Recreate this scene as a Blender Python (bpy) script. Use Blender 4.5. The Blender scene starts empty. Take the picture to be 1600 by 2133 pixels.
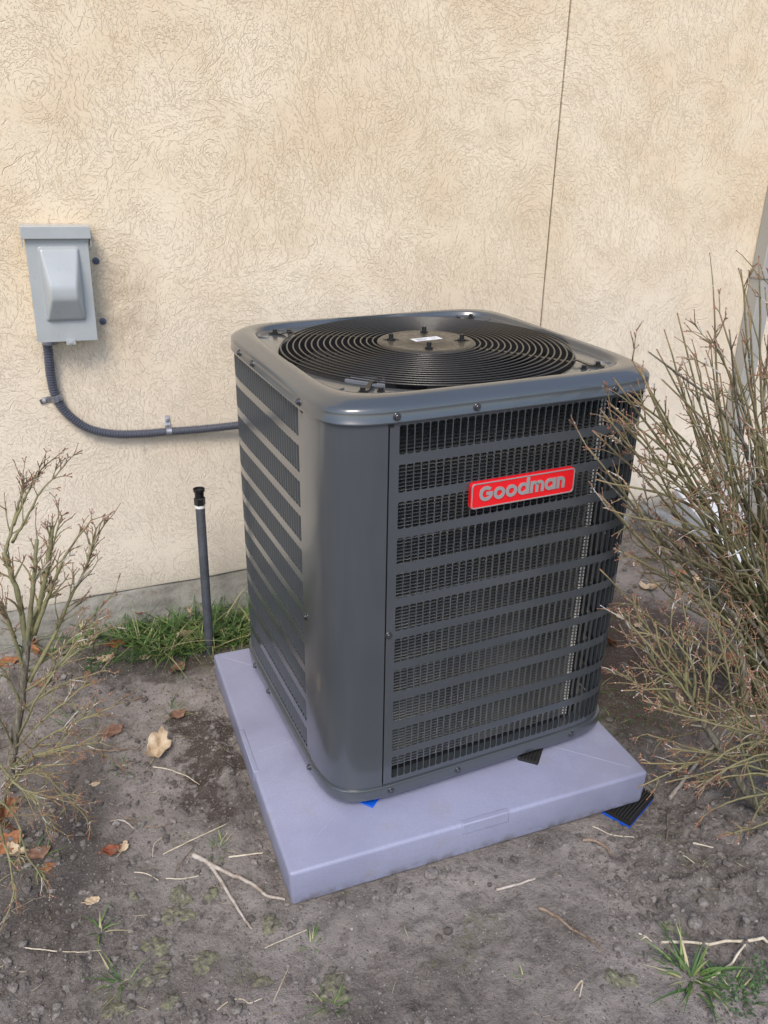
import bpy, math, random
import numpy as np
from mathutils import Vector, Matrix
random.seed(7); rng = np.random.default_rng(11)
C = bpy.context.scene.collection
S = bpy.context.scene
R = math.radians

# ------------------------------------------------------------------ camera
CP = Vector((-0.0213, -2.2714, 1.5209))
FW = Vector((0.33181302, 0.8487535, -0.41172518)).normalized()
RT = Vector((0.9337751, -0.35752379, 0.01551803)).normalized()
UP = RT.cross(FW).normalized()
FPX = 1737.8
cam = bpy.data.cameras.new('camera'); co = bpy.data.objects.new('camera', cam); C.objects.link(co)
co.matrix_world = Matrix(((RT.x, UP.x, -FW.x, CP.x), (RT.y, UP.y, -FW.y, CP.y), (RT.z, UP.z, -FW.z, CP.z), (0, 0, 0, 1)))
cam.sensor_fit = 'HORIZONTAL'; cam.sensor_width = 36; cam.lens = 36*FPX/1600
cam.clip_start = 0.05; cam.clip_end = 500
S.camera = co
# ------------------------------------------------------------------ light: open shade under a bright sky
SUN_EL, SUN_AZ = 50, 208       # azimuth: clockwise from +y (north); the sun stands behind and left of the camera
w = bpy.data.worlds.new('World'); S.world = w; w.use_nodes = True
wn = w.node_tree.nodes; wl = w.node_tree.links
bg = wn['Background']; sky = wn.new('ShaderNodeTexSky'); sky.sky_type = 'NISHITA'; sky.sun_disc = False
sky.sun_elevation = R(SUN_EL); sky.sun_rotation = R(SUN_AZ); sky.air_density = 1.0; sky.dust_density = 1.5; sky.ozone_density = 1.0
wl.new(sky.outputs[0], bg.inputs[0]); bg.inputs[1].default_value = 0.11
sl = bpy.data.lights.new('sun', 'SUN'); sl.energy = 1.2; sl.angle = R(22); sl.color = (1, .93, .82)
so = bpy.data.objects.new('sun', sl); C.objects.link(so)
sd = Vector((math.sin(R(SUN_AZ))*math.cos(R(SUN_EL)), math.cos(R(SUN_AZ))*math.cos(R(SUN_EL)), math.sin(R(SUN_EL))))
so.rotation_euler = sd.to_track_quat('Z', 'Y').to_euler(); so.location = sd*20
S.view_settings.view_transform = 'Standard'; S.view_settings.look = 'None'; S.view_settings.gamma = 1
S.view_settings.exposure = 1.03; S.view_settings.use_curve_mapping = False

def ray(px, py): return FW + RT*((px-800)/FPX) - UP*((py-1066.5)/FPX)
def on_z(px, py, z=0.0):
    v = ray(px, py); return CP + v*((z-CP.z)/v.z)
def on_y(px, py, y):
    v = ray(px, py); return CP + v*((y-CP.y)/v.y)

# ------------------------------------------------------------------ tagging helpers
def tag(o, label=None, cat=None, group=None, kind=None):
    if label: o['label'] = label
    if cat: o['category'] = cat
    if group: o['group'] = group
    if kind: o['kind'] = kind
    return o
def empty(name, loc=(0, 0, 0), rz=0, **k):
    o = bpy.data.objects.new(name, None); C.objects.link(o); o.location = loc; o.rotation_euler.z = rz
    o.empty_display_size = .05
    return tag(o, **k)

class MB:
    def __init__(s): s.v = []; s.f = []; s.a = []
    def add(s, vs, fs, a=0.0):
        b = len(s.v); s.v += [tuple(v) for v in vs]; s.f += [tuple(i+b for i in f) for f in fs]
        s.a += (list(a) if hasattr(a, '__len__') else [a]*len(vs))
    def grid(s, rows, closed=False, a=0.0):
        n = len(rows[0]); vs = [p for r in rows for p in r]; fs = []
        for i in range(len(rows)-1):
            for j in range(n if closed else n-1):
                k = (j+1) % n
                fs.append((i*n+j, i*n+k, (i+1)*n+k, (i+1)*n+j))
        s.add(vs, fs, a)
    def box(s, lo, hi, M=None):
        vs = [Vector((x, y, z)) for z in (lo[2], hi[2]) for y in (lo[1], hi[1]) for x in (lo[0], hi[0])]
        if M: vs = [M @ v for v in vs]
        s.add(vs, [(0, 2, 3, 1), (4, 5, 7, 6), (0, 1, 5, 4), (2, 6, 7, 3), (0, 4, 6, 2), (1, 3, 7, 5)])
    def lathe(s, prof, n=24, M=None):
        rows = []
        for r, z in prof:
            row = [Vector((r*math.cos(2*math.pi*i/n), r*math.sin(2*math.pi*i/n), z)) for i in range(n)]
            rows.append([M @ v for v in row] if M else row)
        s.grid(rows, True)
    def disc(s, c, r, n=24, z=0):
        s.add([(c[0]+r*math.cos(2*math.pi*i/n), c[1]+r*math.sin(2*math.pi*i/n), z) for i in range(n)], [tuple(range(n))])
    def tube(s, pts, rad, n=6, a=0.0, cap=True):
        pts = [Vector(p) for p in pts]; N = len(pts)
        rad = rad if hasattr(rad, '__len__') else [rad]*N
        a = a if hasattr(a, '__len__') else [a]*N
        rows = []; av = []; u = None
        for i, p in enumerate(pts):
            t = (pts[min(i+1, N-1)]-pts[max(i-1, 0)])
            t = t.normalized() if t.length > 1e-9 else Vector((0, 0, 1))
            if u is None:
                u = t.orthogonal().normalized()
            else:
                u = (u - t*u.dot(t)); u = u.normalized() if u.length > 1e-6 else t.orthogonal().normalized()
            w_ = t.cross(u)
            rows.append([p+(u*math.cos(2*math.pi*k/n)+w_*math.sin(2*math.pi*k/n))*rad[i] for k in range(n)])
            av += [a[i]]*n
        b = len(s.v); s.grid(rows, True, av)
        if cap:
            s.f.append(tuple(b+k for k in reversed(range(n)))); s.f.append(tuple(b+(N-1)*n+k for k in range(n)))
    def mesh(s, name, mats, smooth=True, angle=None):
        m = bpy.data.meshes.new(name); m.from_pydata(s.v, [], s.f)
        if any(s.a):
            at = m.attributes.new('tip', 'FLOAT', 'POINT'); at.data.foreach_set('value', np.array(s.a, dtype=np.float32))
        for mt in (mats if isinstance(mats, (list, tuple)) else [mats]): m.materials.append(mt)
        if smooth:
            m.shade_smooth()
            if angle: m.set_sharp_from_angle(angle=R(angle))
        m.update(); return m
    def build(s, name, mat, parent=None, smooth=True, angle=35, bevel=0, **k):
        return link(name, s.mesh(name, mat, smooth, angle), parent, bevel=bevel, **k)
def link(name, mesh, parent=None, M=None, bevel=0, **k):
    o = bpy.data.objects.new(name, mesh); C.objects.link(o)
    if parent: o.parent = parent
    if M is not None: o.matrix_local = M
    if bevel:
        b = o.modifiers.new('b', 'BEVEL'); b.width = bevel; b.segments = 3; b.limit_method = 'ANGLE'; b.angle_limit = R(40)
        b.harden_normals = False
    return tag(o, **k)

# ------------------------------------------------------------------ materials
def mat(name, col=(.5, .5, .5), rough=.5, metal=0, coat=0, spec=.5):
    m = bpy.data.materials.new(name); m.use_nodes = True
    b = m.node_tree.nodes['Principled BSDF']
    b.inputs['Base Color'].default_value = (*col, 1); b.inputs['Roughness'].default_value = rough
    b.inputs['Metallic'].default_value = metal; b.inputs['Coat Weight'].default_value = coat
    b.inputs['Coat Roughness'].default_value = .12; b.inputs['Specular IOR Level'].default_value = spec
    return m
class NT:
    def __init__(s, tree): s.t = tree; s.n = tree.nodes; s.l = tree.links
    def node(s, ty, **k):
        n = s.n.new(ty)
        for a, v in k.items():
            if a.startswith('i_'):
                n.inputs[a[2:].replace('_', ' ')].default_value = v
            else: setattr(n, a, v)
        return n
    def ln(s, a, b): s.l.new(a, b)
    def math(s, op, a, b=None, c=None, clamp=False):
        n = s.n.new('ShaderNodeMath'); n.operation = op; n.use_clamp = clamp
        for i, x in enumerate((a, b, c)):
            if x is None: continue
            if isinstance(x, (int, float)): n.inputs[i].default_value = x
            else: s.l.new(x, n.inputs[i])
        return n.outputs[0]
    def vmath(s, op, a, b=None, sc=None):
        n = s.n.new('ShaderNodeVectorMath'); n.operation = op
        for i, x in enumerate((a, b)):
            if x is None: continue
            if isinstance(x, (tuple, list)): n.inputs[i].default_value = x
            else: s.l.new(x, n.inputs[i])
        if sc is not None:
            if isinstance(sc, (int, float)): n.inputs['Scale'].default_value = sc
            else: s.l.new(sc, n.inputs['Scale'])
        return n.outputs['Value'] if op in ('LENGTH', 'DISTANCE', 'DOT_PRODUCT') else n.outputs[0]
    def noise(s, vec, scale, detail=3, rough=.5, dist=0, out='Fac'):
        n = s.n.new('ShaderNodeTexNoise'); n.inputs['Scale'].default_value = scale; n.inputs['Detail'].default_value = detail
        n.inputs['Roughness'].default_value = rough; n.inputs['Distortion'].default_value = dist
        if vec is not None: s.l.new(vec, n.inputs['Vector'])
        return n.outputs[out]
    def ramp(s, fac, stops):
        n = s.n.new('ShaderNodeValToRGB'); el = n.color_ramp.elements
        while len(el) > 1: el.remove(el[-1])
        el[0].position = stops[0][0]; el[0].color = (*stops[0][1], 1)
        for p, c in stops[1:]:
            e = el.new(p); e.color = (*c, 1)
        s.l.new(fac, n.inputs[0]); return n.outputs[0]
    def mapr(s, v, a, b, c=0.0, d=1.0, smooth=True):
        n = s.n.new('ShaderNodeMapRange'); n.interpolation_type = 'SMOOTHSTEP' if smooth else 'LINEAR'
        for i, x in enumerate((a, b, c, d)): n.inputs[i+1].default_value = x
        s.l.new(v, n.inputs[0]); return n.outputs[0]
    def mix(s, fac, a, b, blend='MIX'):
        n = s.n.new('ShaderNodeMix'); n.data_type = 'RGBA'; n.blend_type = blend
        for sock, x in ((n.inputs[0], fac), (n.inputs[6], a), (n.inputs[7], b)):
            if isinstance(x, (int, float)): sock.default_value = x
            elif isinstance(x, (tuple, list)): sock.default_value = (*x, 1)
            else: s.l.new(x, sock)
        return n.outputs[2]
    def bump(s, h, strength, dist=.01, normal=None):
        n = s.n.new('ShaderNodeBump'); n.inputs['Strength'].default_value = strength; n.inputs['Distance'].default_value = dist
        s.l.new(h, n.inputs['Height'])
        if normal: s.l.new(normal, n.inputs['Normal'])
        return n.outputs[0]
def wear(m, scale=8, amt=.25, bump=0, bscale=400, rvar=.15):
    """slight grime and gloss variation on a plain material"""
    t = NT(m.node_tree); b = m.node_tree.nodes['Principled BSDF']; col = tuple(b.inputs['Base Color'].default_value)[:3]
    tc = t.node('ShaderNodeTexCoord').outputs['Object']
    n1 = t.noise(tc, scale, 6, .65); f = t.mapr(n1, .35, .7)
    dark = tuple(c*(1-amt) for c in col); lite = tuple(min(1, c*(1+amt*.6)) for c in col)
    t.ln(t.mix(f, dark, lite), b.inputs['Base Color'])
    r0 = b.inputs['Roughness'].default_value
    t.ln(t.mapr(t.noise(tc, scale*2.3, 5, .6), .3, .7, max(.03, r0-rvar*.5), r0+rvar), b.inputs['Roughness'])
    if bump: t.ln(t.bump(t.noise(tc, bscale, 3, .6), bump, .001), b.inputs['Normal'])
    return m

# worm strokes: every Voronoi cell draws one short bent groove, turned by a swirling field
def worm_group():
    g = bpy.data.node_groups.new('worm_groove', 'ShaderNodeTree')
    for nm, ty in (('Vector', 'NodeSocketVector'), ('Scale', 'NodeSocketFloat'), ('Angle', 'NodeSocketFloat'), ('Spread', 'NodeSocketFloat'),
                   ('Length', 'NodeSocketFloat'), ('Width', 'NodeSocketFloat'), ('Curve', 'NodeSocketFloat')):
        g.interface.new_socket(nm, in_out='INPUT', socket_type=ty)
    g.interface.new_socket('Mask', in_out='OUTPUT', socket_type='NodeSocketFloat')
    t = NT(g); gi = g.nodes.new('NodeGroupInput'); go = g.nodes.new('NodeGroupOutput')
    I = gi.outputs
    sv = t.vmath('SCALE', I['Vector'], sc=I['Scale'])
    vo = t.node('ShaderNodeTexVoronoi', voronoi_dimensions='2D'); vo.inputs['Scale'].default_value = 1; vo.inputs['Randomness'].default_value = 1
    t.ln(sv, vo.inputs['Vector'])
    d = t.vmath('SUBTRACT', sv, vo.outputs['Position'])
    sp = t.node('ShaderNodeSeparateXYZ'); t.ln(d, sp.inputs[0])
    cs = t.node('ShaderNodeSeparateColor'); t.ln(vo.outputs['Color'], cs.inputs[0])
    ang = t.math('ADD', I['Angle'], t.math('MULTIPLY', t.math('SUBTRACT', cs.outputs[0], .5), I['Spread']))
    c, s_ = t.math('COSINE', ang), t.math('SINE', ang)
    x = t.math('ADD', t.math('MULTIPLY', sp.outputs[0], c), t.math('MULTIPLY', sp.outputs[1], s_))
    y = t.math('SUBTRACT', t.math('MULTIPLY', sp.outputs[1], c), t.math('MULTIPLY', sp.outputs[0], s_))
    k = t.math('MULTIPLY', t.math('SUBTRACT', cs.outputs[1], .35), I['Curve'])
    yy = t.math('ABSOLUTE', t.math('SUBTRACT', y, t.math('MULTIPLY', k, t.math('MULTIPLY', x, x))))
    L = t.math('MULTIPLY', I['Length'], t.math('ADD', .35, t.math('MULTIPLY', cs.outputs[2], .9)))
    u = t.math('SUBTRACT', 1.0, t.math('DIVIDE', t.math('ABSOLUTE', x), L), clamp=True)
    wd_ = t.math('MULTIPLY', I['Width'], t.math('POWER', u, .35))
    m = t.math('SUBTRACT', 1.0, t.math('DIVIDE', yy, t.math('ADD', wd_, .0001)), clamp=True)
    t.ln(m, go.inputs[0]); return g
WG = worm_group()
def stucco():
    m = mat('stucco', rough=.9, spec=.2); t = NT(m.node_tree); b = m.node_tree.nodes['Principled BSDF']
    tc = t.node('ShaderNodeTexCoord').outputs['Object']
    # wall-local x,z to x,y
    sp = t.node('ShaderNodeSeparateXYZ'); t.ln(tc, sp.inputs[0]); cb = t.node('ShaderNodeCombineXYZ')
    t.ln(sp.outputs[0], cb.inputs[0]); t.ln(sp.outputs[2], cb.inputs[1])
    base = cb.outputs[0]
    def warp(amount, sc):
        nc = t.noise(base, sc, 2, .5, out='Color')
        return t.vmath('ADD', base, t.vmath('SCALE', t.vmath('SUBTRACT', nc, (.5, .5, .5)), sc=amount))
    # trowel sweep: arcs round scattered centres in some places, upright rakes in others
    def sweep(sc, off):
        vo = t.node('ShaderNodeTexVoronoi', voronoi_dimensions='2D', feature='SMOOTH_F1'); vo.inputs['Scale'].default_value = sc; vo.inputs['Smoothness'].default_value = .35
        sv = t.vmath('ADD', warp(.10, 4), (off, off, 0)); t.ln(sv, vo.inputs['Vector'])
        d = t.vmath('SUBTRACT', t.vmath('SCALE', sv, sc=1.0), vo.outputs['Position']); q = t.node('ShaderNodeSeparateXYZ'); t.ln(d, q.inputs[0])
        return t.math('ADD', t.math('ARCTAN2', q.outputs[1], q.outputs[0]), math.pi/2)
    sw = sweep(3.3, 0.0)
    up = t.mapr(t.noise(base, 1.7, 2, .5), .46, .54)
    ang = t.math('ADD', t.math('MULTIPLY', sw, t.math('SUBTRACT', 1.0, up)), t.math('MULTIPLY', up, math.pi/2+.15))
    w1 = warp(.016, 16); w2 = warp(.014, 46)
    masks = []
    # scale, angle offset, spread, length, width, curve, depth, density window
    for i, (vec, sc, off, spread, ln_, wd_, cv, amp, da, db) in enumerate((
            (w1, 9, .0, .7, .85, .020, .9, 1.0, .47, .56), (w2, 15, .1, .9, .66, .028, 1.1, 1.0, .42, .54), (w2, 24, -.1, 1.2, .60, .042, 1.1, .9, .38, .56),
            (w2, 38, .1, 1.5, .54, .062, 1.0, .85, .38, .56), (w2, 58, .0, 1.8, .50, .085, .9, .8, .36, .56), (w2, 84, .4, 2.4, .55, .11, .8, .7, .34, .60),
            (w2, 105, 1.0, 6.0, .36, .15, .8, .75, .44, .62), (w2, 150, .3, 6.0, .30, .20, .6, .75, .42, .6))):
        n = t.node('ShaderNodeGroup', node_tree=WG)
        off_v = t.vmath('ADD', vec, (i*3.17, i*1.73, 0))
        t.ln(off_v, n.inputs['Vector']); t.ln(t.math('ADD', ang, off), n.inputs['Angle'])
        for k_, v_ in (('Scale', sc), ('Spread', spread), ('Length', ln_), ('Width', wd_), ('Curve', cv)): n.inputs[k_].default_value = v_
        dens = t.mapr(t.noise(off_v, 2.6+i*1.1, 3, .6), da, db)
        masks.append(t.math('MULTIPLY', n.outputs[0], t.math('MULTIPLY', dens, amp)))
    g = masks[0]
    for q in masks[1:]: g = t.math('MAXIMUM', g, q)
    plain = t.mapr(t.noise(base, 5.5, 4, .6), .34, .56, .45, 1)
    g = t.math('MULTIPLY', g, plain); gm = t.mapr(g, .10, .50)
    fine = t.noise(base, 260, 3, .6); med = t.noise(base, 60, 4, .6)
    pit = t.math('MULTIPLY', t.mapr(t.noise(w2, 150, 2, .6), .60, .66), t.mapr(t.noise(base, 7, 3), .4, .6)); gm = t.math('MAXIMUM', gm, t.math('MULTIPLY', pit, .8))
    # colour: cream with tan blotches, grit caught in the grooves
    bl = t.mapr(t.noise(base, 1.5, 5, .6), .38, .68); bl2 = t.mapr(t.noise(w1, 5, 6, .62), .42, .68)
    col = t.mix(bl, (.80, .68, .51), (.72, .575, .395))
    col = t.mix(t.math('MULTIPLY', bl2, .42), col, (.64, .48, .31))
    col = t.mix(t.math('MULTIPLY', gm, .36), col, (.52, .365, .21))
    col = t.mix(t.mapr(fine, .35, .7, 0, .16), col, (.90, .79, .63))
    # bottom of the wall is paler and greyer
    low = t.mapr(sp.outputs[2], .25, 1.45, 1, 0)
    col = t.mix(t.math('MULTIPLY', low, .72), col, (.77, .70, .61))
    # smudge of grime right of the disconnect box
    dd = t.vmath('LENGTH', t.vmath('MULTIPLY', t.vmath('SUBTRACT', warp(.12, 8), (.155, 1.06, 0)), (1.0, .75, 0)))
    sm = t.math('MULTIPLY', t.mapr(dd, .02, .14, 1, 0), t.mapr(t.noise(base, 20, 5, .65), .3, .6))
    col = t.mix(t.math('MULTIPLY', sm, .4), col, (.36, .27, .19))
    dd2 = t.vmath('LENGTH', t.vmath('MULTIPLY', t.vmath('SUBTRACT', base, (.165, .64, 0)), (1.6, .5, 0)))
    sm2 = t.math('MULTIPLY', t.mapr(dd2, .004, .022, 1, 0), t.mapr(t.noise(base, 60, 3, .6), .35, .6))
    col = t.mix(t.math('MULTIPLY', sm2, .4), col, (.25, .22, .19))
    t.ln(col, b.inputs['Base Color'])
    h = t.math('ADD', t.math('MULTIPLY', gm, -1.0), t.math('ADD', t.math('MULTIPLY', fine, .12), t.math('MULTIPLY', med, .35)))
    t.ln(t.bump(h, .66, .0023), b.inputs['Normal'])
    return m
M_stucco = stucco()
M_paint = mat('ac_paint', (.052, .060, .069), .34, 0, .9); M_paint.node_tree.nodes['Principled BSDF'].inputs['Coat Roughness'].default_value = .13; M_paint.node_tree.nodes['Principled BSDF'].inputs['Coat IOR'].default_value = 1.65; wear(M_paint, 3, .05, rvar=.03)
M_black = mat('black_coated_steel', (.012, .012, .013), .38); M_wire = mat('guard_wire', (.016, .015, .013), .35, 0, .3)
M_dark = mat('dark_interior', (.008, .008, .010), .8)
M_blade = mat('fan_blade_metal', (.03, .032, .036), .5, .5)
M_hub = wear(mat('hub_plate', (.045, .038, .028), .42, 0, .25), 30, .2)
M_zinc = mat('zinc_screw', (.13, .13, .14), .30, .85); M_zincp = mat('bright_screw', (.55, .55, .57), .3, .7)
M_coil = wear(mat('coil_fin_aluminium', (.235, .235, .225), .28, .9), 2, .05); M_coilglint = mat('coil_end_painted_glint', (.74, .73, .68), .45, .3)  # second, pale tone paints the light caught at the coil's end
M_red = mat('badge_red', (.72, .006, .012), .35, 0, .3)
M_silver = mat('badge_silver', (.46, .46, .46), .40, .55)
M_sticker = mat('white_sticker', (.72, .73, .76), .5)
M_panelgrey = mat('pale_control_plate', (.30, .32, .37), .5)
M_box = wear(mat('box_grey_enamel', (.395, .415, .42), .34, 0, .4), 12, .05)
M_conduit = mat('conduit_grey_pvc', (.085, .09, .115), .32)
M_galv = wear(mat('galvanised_strap', (.33, .34, .38), .38, .8), 40, .2)
M_pvc = wear(mat('riser_dark_pvc', (.055, .06, .075), .6), 20, .35)
M_plast = mat('black_plastic', (.010, .010, .011), .35); M_white = mat('white_seal', (.75, .75, .73), .6)
M_blue = mat('blue_plastic', (.005, .10, .62), .4)
M_rub = mat('black_rubber', (.014, .013, .013), .7)
M_down = mat('downspout_taupe', (.36, .35, .32), .45); M_splash = wear(mat('splash_white', (.62, .65, .72), .6), 10, .15)
M_joint = mat('joint_sealant', (.10, .085, .065), .8)
def slab_mat():
    m = mat('slab_plastic', (.29, .30, .42), .50, 0, .0, .5); t = NT(m.node_tree); b = m.node_tree.nodes['Principled BSDF']
    tc = t.node('ShaderNodeTexCoord').outputs['Object']
    f = t.mapr(t.noise(tc, 4, 6, .6), .3, .7); sp = t.mapr(t.noise(tc, 220, 3, .7), .30, .75)
    col = t.mix(f, (.255, .262, .37), (.31, .318, .44)); col = t.mix(t.math('MULTIPLY', sp, .35), col, (.20, .21, .30))
    du = t.mapr(t.noise(tc, 9, 7, .7), .56, .75); col = t.mix(t.math('MULTIPLY', du, .5), col, (.27, .245, .25));  col = t.mix(t.math('MULTIPLY', t.mapr(t.noise(tc, 2.2, 5, .6, .6), .52, .7), .35), col, (.17, .175, .26))
    # splashed soil along the lowest centimetres
    s2 = t.node('ShaderNodeSeparateXYZ'); t.ln(tc, s2.inputs[0])
    edge = t.math('MULTIPLY', t.mapr(s2.outputs[2], .004, .035, 1, 0), t.mapr(t.noise(tc, 35, 5, .7), .38, .66))
    col = t.mix(t.math('MULTIPLY', edge, .8), col, (.12, .105, .10))
    t.ln(col, b.inputs['Base Color'])
    t.ln(t.mapr(t.noise(tc, 14, 4, .6), .3, .7, .33, .50), b.inputs['Roughness'])
    t.ln(t.bump(t.math('ADD', t.noise(tc, 330, 3, .6), t.math('MULTIPLY', t.noise(tc, 5, 3), 1.2)), .25, .0012), b.inputs['Normal'])
    return m
M_slab = slab_mat()
def concrete():
    m = mat('concrete', rough=.9, spec=.2); t = NT(m.node_tree); b = m.node_tree.nodes['Principled BSDF']
    tc = t.node('ShaderNodeTexCoord').outputs['Object']
    n = t.noise(tc, 7, 8, .65); col = t.ramp(n, [(.3, (.17, .155, .135)), (.5, (.30, .285, .25)), (.7, (.40, .385, .35))])
    st = t.mapr(t.noise(tc, 18, 5, .7, .5), .56, .72); col = t.mix(t.math('MULTIPLY', st, .6), col, (.16, .12, .08))
    t.ln(col, b.inputs['Base Color']); h = t.math('ADD', t.noise(tc, 30, 6, .7), t.math('MULTIPLY', t.noise(tc, 8, 2), 1.5))
    t.ln(t.bump(h, .7, .012), b.inputs['Normal']); return m
M_conc = concrete()
def soil(name='soil', clod=False):
    m = mat(name, rough=.95, spec=.15); t = NT(m.node_tree); b = m.node_tree.nodes['Principled BSDF']
    g = t.node('ShaderNodeNewGeometry').outputs['Position']
    n1 = t.noise(g, 2.3, 7, .62, .4); n2 = t.noise(g, 22, 6, .68); n3 = t.noise(g, 150, 4, .7)
    col = t.ramp(n1, [(.30, (.072, .058, .049)), (.42, (.168, .146, .131)), (.54, (.265, .235, .214)), (.68, (.335, .297, .272))])
    col = t.mix(t.mapr(n2, .32, .54, .6, 0), col, (.055, .046, .041))
    packed = t.mapr(t.noise(g, 1.5, 4, .55, .3), .50, .60); col = t.mix(t.math('MULTIPLY', packed, .6), col, (.355, .312, .292))
    # damp dark stains
    wet = t.mapr(t.noise(g, 6.3, 8, .74, .3), .60, .66); col = t.mix(t.math('MULTIPLY', wet, .5), col, (.052, .040, .032))
    col = t.mix(t.mapr(n3, .40, .75, 0, .5), col, (.27, .25, .235))
    col = t.mix(t.mapr(n3, .28, .42, .5, 0), col, (.05, .043, .038))
    # soaked brown soil left of the pad and under the right hand shrub
    def patch(cx, cy, rx, ry, amt, colr, th):
        wv = t.vmath('ADD', g, t.vmath('SCALE', t.vmath('SUBTRACT', t.noise(g, 9, 5, .65, out='Color'), (.5, .5, .5)), sc=.30))
        d = t.vmath('LENGTH', t.vmath('MULTIPLY', t.vmath('SUBTRACT', wv, (cx, cy, 0)), (1/rx, 1/ry, 0)))
        return t.mix(t.math('MULTIPLY', t.math('MULTIPLY', t.mapr(d, .75, 1.0, 1, 0), amt), t.mapr(t.noise(g, 30, 5, .7), th, th+.12)), col, colr)
    col = patch(.20, -.42, .10, .20, .85, (.060, .045, .036), .34); col = patch(.16, -.62, .07, .10, .8, (.062, .046, .038), .40)
    col = patch(1.55, -.45, .42, .46, .80, (.085, .058, .044), .33); col = patch(-.22, -.72, .16, .16, .55, (.075, .064, .058), .35)
    col = patch(1.30, -1.16, .30, .16, .45, (.095, .084, .078), .38); col = patch(.15, .02, .34, .13, .7, (.075, .06, .045), .33)
    # moss
    mo = t.math('MULTIPLY', t.mapr(t.noise(g, 5.3, 4, .6, .3), .585, .66), t.mapr(t.noise(g, 60, 4, .7), .42, .6))
    col = t.mix(t.math('MULTIPLY', mo, .5), col, (.12, .125, .055))
    # pale grit
    vo = t.node('ShaderNodeTexVoronoi'); vo.inputs['Scale'].default_value = 130; t.ln(g, vo.inputs['Vector'])
    cs = t.node('ShaderNodeSeparateColor'); t.ln(vo.outputs['Color'], cs.inputs[0])
    gr = t.math('MULTIPLY', t.mapr(vo.outputs['Distance'], .10, .26, 1, 0), t.mapr(cs.outputs[0], .90, .93))
    col = t.mix(gr, col, (.48, .46, .43))
    t.ln(col, b.inputs['Base Color'])
    h = t.math('ADD', t.math('MULTIPLY', n2, 1.6), t.math('ADD', t.math('MULTIPLY', n3, .7), t.math('MULTIPLY', t.noise(g, 420, 2, .6), .25)))
    t.ln(t.bump(h, 1.0, .008), b.inputs['Normal']); return m
M_soil = soil()
def clodm():
    m = mat('clod_soil', rough=.95, spec=.15); t = NT(m.node_tree); b = m.node_tree.nodes['Principled BSDF']
    g = t.node('ShaderNodeNewGeometry'); col = t.ramp(g.outputs['Random Per Island'], [(0, (.14, .122, .110)), (.5, (.225, .20, .182)), (1, (.34, .31, .285))])
    col = t.mix(t.mapr(t.noise(g.outputs['Position'], 120, 5, .7), .35, .65, .6, 0), col, (.06, .052, .048))
    t.ln(col, b.inputs['Base Color']); t.ln(t.bump(t.noise(g.outputs['Position'], 300, 4, .7), .9, .004), b.inputs['Normal']); return m
M_clod = clodm()
def mossm():
    m = mat('moss_crust', rough=.95, spec=.1); t = NT(m.node_tree); b = m.node_tree.nodes['Principled BSDF']
    g = t.node('ShaderNodeNewGeometry').outputs['Position']
    col = t.ramp(t.noise(g, 80, 5, .7), [(.34, (.075, .06, .048)), (.46, (.20, .185, .155)), (.56, (.25, .245, .14)), (.68, (.42, .41, .33))])
    t.ln(col, b.inputs['Base Color']); t.ln(t.bump(t.noise(g, 230, 5, .75), 1, .006), b.inputs['Normal']); return m
M_moss = mossm()
def stone_mat():
    m = mat('pebble', rough=.85); t = NT(m.node_tree); b = m.node_tree.nodes['Principled BSDF']
    g = t.node('ShaderNodeNewGeometry'); r_ = g.outputs['Random Per Island']
    col = t.ramp(r_, [(0, (.06, .05, .045)), (.45, (.13, .115, .10)), (.8, (.20, .185, .17)), (.92, (.33, .31, .28)), (1, (.55, .53, .5))])
    col = t.mix(t.mapr(t.noise(g.outputs['Position'], 90, 5, .7), .3, .7, .5, 0), col, (.06, .052, .045))
    t.ln(col, b.inputs['Base Color']); t.ln(t.bump(t.noise(g.outputs['Position'], 260, 4, .7), .7, .003), b.inputs['Normal']); return m
M_stone = stone_mat()
def bark(name, base, old, tipc):
    m = mat(name, rough=.7, spec=.3); t = NT(m.node_tree); b = m.node_tree.nodes['Principled BSDF']
    at = t.node('ShaderNodeAttribute', attribute_name='tip'); tc = t.node('ShaderNodeTexCoord').outputs['Object']
    isl = t.node('ShaderNodeNewGeometry').outputs['Random Per Island']
    col = t.ramp(at.outputs['Fac'], [(0, old), (.2, base), (.72, tuple(.8*x+.2*y for x, y in zip(base, tipc))), (.88, tipc), (.96, (.30, .13, .085)), (1, (.50, .24, .16))])
    col = t.mix(t.mapr(t.noise(tc, 90, 4, .7), .4, .7, 0, .55), col, tuple(c*.45 for c in old))
    pale = t.math('MULTIPLY', t.mapr(isl, .84, .87), t.mapr(t.noise(tc, 14, 3), .42, .5)); col = t.mix(t.math('MULTIPLY', pale, .8), col, (.58, .56, .53))
    br = t.mapr(t.noise(tc, 9, 3), .52, .70, 0, .45); col = t.mix(br, col, (.13, .08, .055))
    t.ln(col, b.inputs['Base Color']); t.ln(t.bump(t.noise(tc, 160, 4, .6), .5, .002), b.inputs['Normal']); return m
M_bark = bark('shrub_bark', (.25, .24, .12), (.25, .225, .16), (.30, .14, .09))
def trunkm():
    m = mat('old_bark', rough=.9, spec=.2); t = NT(m.node_tree); b = m.node_tree.nodes['Principled BSDF']
    tc = t.node('ShaderNodeTexCoord').outputs['Object']; mp = t.node('ShaderNodeMapping'); mp.inputs['Scale'].default_value = (1, 1, .2); t.ln(tc, mp.inputs[0])
    n = t.noise(mp.outputs[0], 130, 5, .7); col = t.ramp(n, [(.3, (.055, .045, .03)), (.5, (.16, .14, .105)), (.7, (.34, .31, .26))])
    t.ln(col, b.inputs['Base Color']); t.ln(t.bump(n, .9, .004), b.inputs['Normal']); return m
M_trunk = trunkm()
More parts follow.
